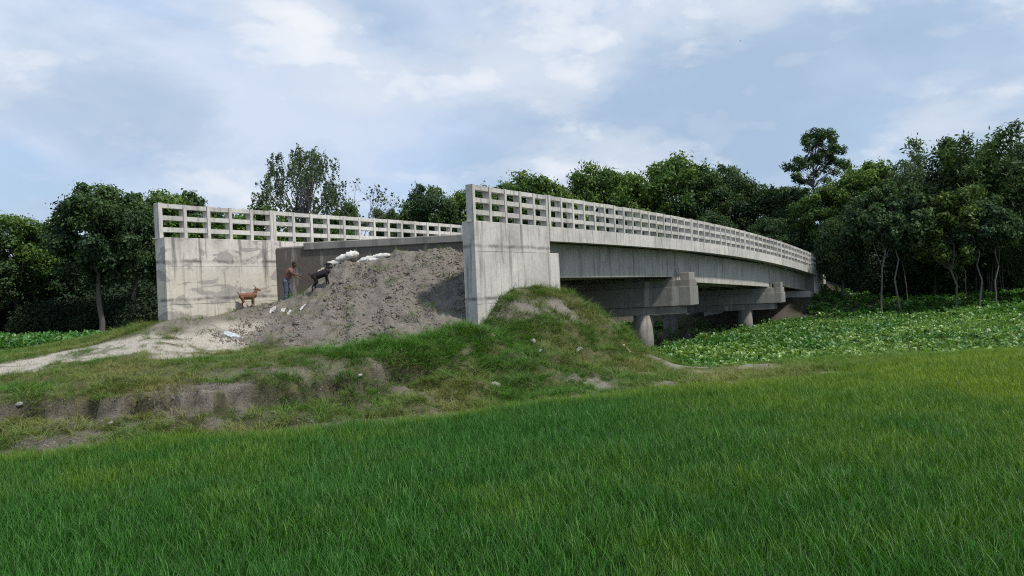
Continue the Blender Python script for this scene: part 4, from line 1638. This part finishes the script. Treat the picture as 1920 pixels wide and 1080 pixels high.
# the man: faces right (+x), leaning forward, arm stretched down the stick
mp_ = atY(538, 564, 29.3)
mp_.z = gz(mp_.x, mp_.y) - .01
man = empty('person', mp_)
man.scale = (.92, .92, .92)
tag(man, 'stooping man in faded red top and blue patterned trousers holding a stick', 'person')
hipz = .80
remeshed('body', [
    ([(0, -.09, .03), (.02, -.09, .42), (.00, -.075, hipz)], [.042, .055, .085]),
    ([(.11, .09, .04), (.10, .09, .43), (.02, .075, hipz)], [.042, .055, .085]),
    ([(0, 0, hipz - .02), (.05, 0, .98), (.14, 0, 1.15), (.22, 0, 1.27)], [.135, .125, .145, .12]),
    ([(.22, -.15, 1.25), (.22, .15, 1.25)], [.065, .065]),
    ([(.24, 0, 1.28), (.31, 0, 1.37), (.34, 0, 1.42)], [.055, .05, .05]),
    ([(.22, -.17, 1.25), (.38, -.20, 1.10), (.58, -.17, 1.02)], [.05, .038, .028]),
    ([(.58, -.17, 1.02), (.66, -.165, 1.00)], [.032, .024]),
    ([(.66, -.19, 1.005), (.70, -.19, .975), (.695, -.17, .95)], [.010, .009, .008]),
    ([(.665, -.175, 1.01), (.715, -.172, .98), (.705, -.155, .95)], [.010, .009, .008]),
    ([(.665, -.16, 1.005), (.705, -.155, .975), (.695, -.14, .95)], [.010, .009, .008]),
    ([(.655, -.145, .995), (.69, -.135, .97), (.68, -.125, .95)], [.009, .008, .007]),
    ([(.62, -.145, 1.00), (.65, -.12, .975), (.675, -.13, .955)], [.011, .010, .009]),
    ([(.22, .17, 1.25), (.30, .22, 1.02), (.46, .20, .92)], [.05, .038, .028]),
    ([(.46, .20, .92), (.53, .19, .89)], [.032, .022]),
    ([(.53, .205, .89), (.57, .21, .87)], [.010, .008]), ([(.53, .19, .885), (.58, .19, .86)], [.010, .008]),
    ([(.53, .175, .885), (.575, .17, .86)], [.010, .008]), ([(.525, .16, .89), (.565, .15, .87)], [.009, .007]),
    ([(.49, .17, .905), (.525, .14, .90)], [.011, .009]),
    ([(-.04, -.09, .03), (.16, -.10, .025)], [.04, .032]), ([(.07, .09, .04), (.27, .10, .035)], [.04, .032]),
], M['skin'], man, .011, 3, [((.39, 0, 1.50), (.098, .075, .115)), ((.485, 0, 1.485), (.02, .014, .02)), ((.45, 0, 1.42), (.04, .045, .04)),
                            ((.38, -.078, 1.49), (.022, .012, .032)), ((.38, .078, 1.49), (.022, .012, .032))])
remeshed('shirt', [
    ([(.01, 0, hipz + .06), (.05, 0, .98), (.14, 0, 1.15), (.215, 0, 1.255)], [.150, .142, .162, .135]),
    ([(.215, -.15, 1.25), (.215, .15, 1.25)], [.082, .082]),
    ([(.22, -.17, 1.25), (.31, -.19, 1.16)], [.070, .062]), ([(.22, .17, 1.25), (.265, .195, 1.13)], [.070, .062]),
], M['shirt'], man, .014, 3)
remeshed('trousers', [
    ([(-.02, -.09, .09), (.015, -.09, .43), (.0, -.075, hipz)], [.078, .088, .118]),
    ([(.09, .09, .10), (.10, .09, .44), (.02, .075, hipz)], [.078, .088, .118]),
    ([(.0, 0, hipz - .04), (.02, 0, hipz + .10)], [.155, .152]),
], M['jeans'], man, .014, 3)
remeshed('hair', [([(.33, 0, 1.50), (.36, 0, 1.58)], [.06, .06])], M['hair'], man, .012, 3,
         [((.375, 0, 1.535), (.105, .084, .092)), ((.325, 0, 1.49), (.05, .074, .07))])
for ey in (-.032, .032):
    remeshed('eye', [], M['hair'], man, .004, 1, [((.478, ey, 1.51), (.012, .014, .009))])

st_v, st_f = [], []
tube(st_v, st_f, [(-.30, .0, .13), (0, 0, 0), (.45, .01, -.20), (.95, .0, -.40)], [.017, .016, .014, .010], 7)
stick = link('herding_stick', mesh_from('herding_stick', st_v, st_f, True), M['wood'])
stick.location = mp_ + Vector((.69, -.165, .965)) * .92
tag(stick, 'long thin stick held out by the stooping man', 'stick')


def goat(name, label, ground_px, scale, pitch, coat, legs, dark, up):
    g = empty(name, ground_px)
    tag(g, label, 'goat')
    g.scale = (scale,) * 3
    g.rotation_euler = (0, 0, up)
    R = Matrix.Rotation(-pitch, 3, 'Y')
    r = lambda *p: tuple(R @ Vector(p) + Vector((0, 0, 0)))
    lg = []
    for (x, y, dx, back) in legs:
        hip = Vector(r(x, y, .50))
        gz_ = math.tan(pitch) * (hip.x + dx)
        if back:
            pts = [hip, Vector((hip.x + .05 + dx * .3, y, gz_ + (hip.z - gz_) * .62)), Vector((hip.x - .05 + dx * .8, y, gz_ + .20)), Vector((hip.x - .02 + dx, y, gz_ + .03))]
            rad = [.095, .062, .032, .028]
        else:
            pts = [hip, Vector((hip.x + dx * .4, y, gz_ + (hip.z - gz_) * .55)), Vector((hip.x + dx * .8, y, gz_ + .17)), Vector((hip.x + dx, y, gz_ + .03))]
            rad = [.08, .05, .032, .029]
        lg.append((pts, rad))
    remeshed('body', [
        ([r(-.30, 0, .58), r(-.12, 0, .55), r(.12, 0, .54), r(.28, 0, .57)], [.125, .165, .165, .14]),
        ([r(.27, 0, .60), r(.37, 0, .72), r(.42, 0, .82)], [.10, .075, .062]),
        ([r(.40, 0, .86), r(.50, 0, .83), r(.58, 0, .78)], [.066, .052, .034]),
        ([r(-.38, 0, .66), r(-.44, 0, .74), r(-.45, 0, .79)], [.028, .026, .014]),
    ] + lg, coat, g, .013, 4)
    for sy in (-1, 1):
        ev, ef = [], []
        tube(ev, ef, [r(.385, sy * .055, .885), r(.34, sy * .13, .87), r(.30, sy * .19, .83)], [.018, .034, .008], 6)
        link('ear', mesh_from('ear', ev, ef, True), coat, g)
        ev, ef = [], []
        tube(ev, ef, [r(.395, sy * .03, .91), r(.355, sy * .05, 1.0), r(.28, sy * .075, 1.06)], [.018, .014, .004], 6)
        link('horn', mesh_from('horn', ev, ef, True), M['horn'], g)
        for bx in (0, 2):
            pass
    for pts, rad in lg:
        hv, hf = [], []
        e = pts[-1]
        tube(hv, hf, [(e.x, e.y, e.z + .03), (e.x + .01, e.y, e.z - .03)], [.027, .031], 7)
        link('hoof', mesh_from('hoof', hv, hf), dark, g)
    return g


gp_ = on_ground(611, 536, 27.0)
goat('black_goat', 'black goat climbing the earth slope in front of the man', gp_ + Vector((0, 0, -.02)), .86, math.radians(20), M['goat_black'],
     ((-.27, -.08, -.10, True), (-.27, .08, .02, True), (.22, -.07, .10, False), (.22, .07, -.02, False)), M['goat_black'], math.radians(8))
gp_ = on_ground(467, 577, 26.5)
goat('brown_goat', 'russet brown goat standing at the foot of the stained wall', gp_, .78, math.radians(3), M['goat_brown'],
     ((-.27, -.08, -.02, True), (-.27, .08, .06, True), (.22, -.07, .03, False), (.22, .07, -.05, False)), M['goat_dark'], math.radians(25))

# sacks of sand or cement dumped at the top of the heap
def sack_mat(name, col):
    n = NT(name)
    w = n.noise(n.pos((30, 30, 30), obj=True), 2.0, 2)
    f = n.noise(n.pos(obj=True), 5.0, 4)
    c = n.mix(1.0, col, n.ramp(w, [(.3, .86), (.7, 1.05)]), 'MULTIPLY')
    c = n.mix(n.ramp(f, [(.42, 0.), (.68, .65)]), c, (0.32, 0.27, 0.21))
    n.set(col=c, rough=.7, spec=.3)
    n.bump(w, .2, .01)
    return n.m


M['sack'] = sack_mat('white_woven_sack', (0.62, 0.62, 0.60))
M['sack_y'] = sack_mat('yellowed_sack', (0.58, 0.52, 0.36))


def sack(label, px, py, Y, L, W, T, rz, tilt, mat, lift=0.0, lo=28.3):
    rs = np.random.RandomState(int(px * 7 + py))
    V, Fc = [], []
    T *= 1.3
    nu, nv = 18, 14
    for i in range(nu + 1):
        u = -1 + 2 * i / nu
        for j in range(nv):
            w = 2 * math.pi * j / nv
            cw, sw = math.cos(w), math.sin(w)
            prof_ = (1 - abs(u) ** 3.2) ** .55
            yy = math.copysign(abs(cw) ** .7, cw) * (W / 2) * (.86 + .14 * prof_)
            zz_ = math.copysign(abs(sw) ** .9, sw) * (T / 2) * max(prof_, .05)
            wr = .012 * math.sin(9 * u + 5 * w + px) * prof_ + .010 * rs.normal()
            V.append((u * L / 2, yy, zz_ * (1.0 if sw > 0 else .75) + wr))
    for i in range(nu):
        for j in range(nv):
            a, b = i * nv + j, i * nv + (j + 1) % nv
            Fc.append((a, b, b + nv, a + nv))
    Fc += [tuple(range(nv))[::-1], tuple(range(nu * nv, nu * nv + nv))]
    me = mesh_from('sack', V, Fc, True)
    p = on_ground(px, py, lo) if Y is None else atY(px, py, Y)
    if Y is None:
        p = atY(px, py, 29.25 - .012 * (700 - px) * 0)
        p.z = gz(p.x, p.y) + T * .42 + lift
    o = link('sack', me, mat)
    o.location = p
    o.rotation_euler = (0, tilt, rz)
    tag(o, label, 'sack', 'sacks dumped on the earth heap')
    return o


sack('white sack lying lowest in the pile, nearest the black goat', 626, 508, None, .62, .38, .20, .1, -.25, M['sack'])
sack('white sack with a bluish top, second from the goat end of the pile', 648, 503, None, .72, .42, .24, -.1, -.2, M['sack'], .03)
sack('white sack leaning on top of the left half of the pile', 660, 488, None, .52, .40, .24, .4, -.15, M['sack'], .07)
sack('yellowish sack in the middle of the pile', 683, 494, None, .60, .36, .17, 0., -.2, M['sack_y'], .02)
sack('white sack at the right end of the pile, lower of two', 706, 488, None, .74, .40, .19, .15, -.12, M['sack'], .0)
sack('white sack at the right end of the pile, upper of two', 716, 482, None, .70, .40, .18, -.1, -.05, M['sack'], .05)
sack('white sack bridging the gap between the two halves of the pile', 690, 487, None, .62, .38, .19, .05, -.15, M['sack'], .04)
sack('small yellowed sack half buried below the black goat', 606, 541, None, .42, .30, .18, -.3, -.5, M['sack_y'])

M['plastic'] = plain('white_plastic', (0.50, 0.50, 0.47), .45, .12, 9)
M['plastic_blue'] = plain('bluish_plastic_sheet', (0.40, 0.44, 0.49), .4, .3, 6)
M['card'] = plain('tan_cardboard', (0.46, 0.37, 0.22), .85, .2, 9)
M['stone'] = plain('pale_rubble', (0.34, 0.32, 0.28), .9, .25, 14)


def crumple(name, label, px, py, L, W, H_, mat, cat, rz=0., group=None, lo=12.):
    """creased scrap of sheet lying on the ground, with thickness"""
    rs = np.random.RandomState(int(px * 3 + py))
    p = on_ground(px, py, lo)
    L, W = L * .75, W * .75
    nu, nv = 9, 7
    V, Fc = [], []
    hts = []
    c, s = math.cos(rz), math.sin(rz)
    for i in range(nu):
        for j in range(nv):
            u, v = -1 + 2 * i / (nu - 1), -1 + 2 * j / (nv - 1)
            e = .78 + .22 * rs.uniform()
            x, y = u * L / 2 * e, v * W / 2 * e
            X, Y = x * c - y * s, x * s + y * c
            b = max(0, 1 - (abs(u) ** 2 + abs(v) ** 2) * .5) * .6
            V.append((X, Y, gz(p.x + X, p.y + Y) - p.z + .015 + H_ * b * rs.uniform(.35, 1.0)))
    for i in range(nu - 1):
        for j in range(nv - 1):
            a = i * nv + j
            Fc.append((a, a + nv, a + nv + 1, a + 1))
    me = mesh_from(name, V, Fc)
    o = link(name, me, mat)
    o.location = p
    sd = o.modifiers.new('thick', 'SOLIDIFY')
    sd.thickness = .006
    tag(o, label, cat, group)
    return o


LG = 'plastic litter by the path'
crumple('plastic_scrap', 'white plastic scrap on the dirt, leftmost below the man', 512, 583, .34, .22, .07, M['plastic'], 'litter', .1, LG)
crumple('plastic_scrap', 'narrow white plastic scrap between two others below the man', 531, 583, .26, .16, .05, M['plastic'], 'litter', -.2, LG)
crumple('plastic_scrap', 'bent white plastic scrap by the grey rubble', 542, 588, .22, .18, .07, M['plastic'], 'litter', .9, LG)
crumple('plastic_scrap', 'grey-white plastic bag on the edge of the heap right of the man', 568, 578, .32, .26, .12, M['plastic'], 'litter', .4, LG)
crumple('plastic_sheet', 'crumpled bluish white plastic sheet beside the path', 436, 632, .75, .50, .12, M['plastic_blue'], 'plastic sheet', -.2)
crumple('cardboard_piece', 'long tan strip of cardboard on the right flank of the mound', 1176, 654, .50, .16, .05, M['card'], 'litter', -.9)
crumple('plastic_scrap', 'creased pale plastic scrap in the middle of the grassy mound', 1085, 655, .34, .22, .10, M['plastic'], 'litter', .5)
crumple('plastic_scrap', 'small bluish plastic scrap on the mound below the wing wall', 1013, 660, .16, .12, .10, M['plastic_blue'], 'litter', 1.2)


def rock(label, px, py, r, mat='stone', lo=12.):
    rs = np.random.RandomState(int(px * 5 + py))
    p = on_ground(px, py, lo)
    bm = bmesh.new()
    bmesh.ops.create_icosphere(bm, subdivisions=2, radius=r)
    n_ = rs.normal(size=(5, 3))
    for v in bm.verts:
        k = 1 + .16 * sum(math.sin(3 * v.co.normalized().dot(Vector(w)) + i) for i, w in enumerate(n_)) / 2
        v.co = Vector((v.co.x * 1.3, v.co.y, v.co.z * .8)) * k
    me = bpy.data.meshes.new('rubble_stone')
    bm.to_mesh(me)
    bm.free()
    o = link('rubble_stone', me, M[mat])
    o.location = p + Vector((0, 0, r * .35))
    o.rotation_euler = (rs.uniform(-.3, .3), rs.uniform(-.3, .3), rs.uniform(0, 6))
    tag(o, label, 'stone', 'stones on the bank')


rock('largest pale stone low on the grassy bank near the rice', 927, 726, .12)
rock('small white stone left of the largest pale stone', 856, 737, .055)
rock('small pale stone on the bank below the mound at the rice edge', 1097, 722, .05)
rock('pale stone at the foot of the mound, left of the creased scrap', 1000, 641, .09)
rock('small white stone low on the left bank among grass', 38, 775, .06)
rock('yellowish stone at the foot of the left bank', 207, 798, .06)
rock('tiny pale stone under the dark hole in the bank', 676, 713, .05)

# a bird high over the bridge
bv, bf = [], []
tube(bv, bf, [(-.20, 0, 0), (-.05, 0, .01), (.12, 0, .02), (.20, 0, .03)], [.012, .05, .045, .012], 7)
bird = empty('bird', atY(1388, 77, 140))
bird.scale = (.6, .6, .6)
tag(bird, 'tiny dark bird flying in the sky above the bridge', 'bird')
M['bird'] = plain('dark_feathers', (0.03, 0.03, 0.035), .7, .2, 10)
link('body', mesh_from('body', bv, bf, True), M['bird'], bird)
for sy in (-1, 1):
    wv = [(.08, sy * .03, .03), (-.08, sy * .03, .03), (-.10, sy * .28, .12), (.05, sy * .26, .13), (-.12, sy * .52, .06)]
    wv += [(x, y, z - .012) for x, y, z in wv]
    wf = [(0, 1, 2, 3), (3, 2, 4), (5, 8, 7, 6), (8, 9, 7), (0, 3, 8, 5), (1, 0, 5, 6), (2, 1, 6, 7), (4, 2, 7, 9), (3, 4, 9, 8)]
    link('wing', mesh_from('wing', wv, wf), M['bird'], bird)
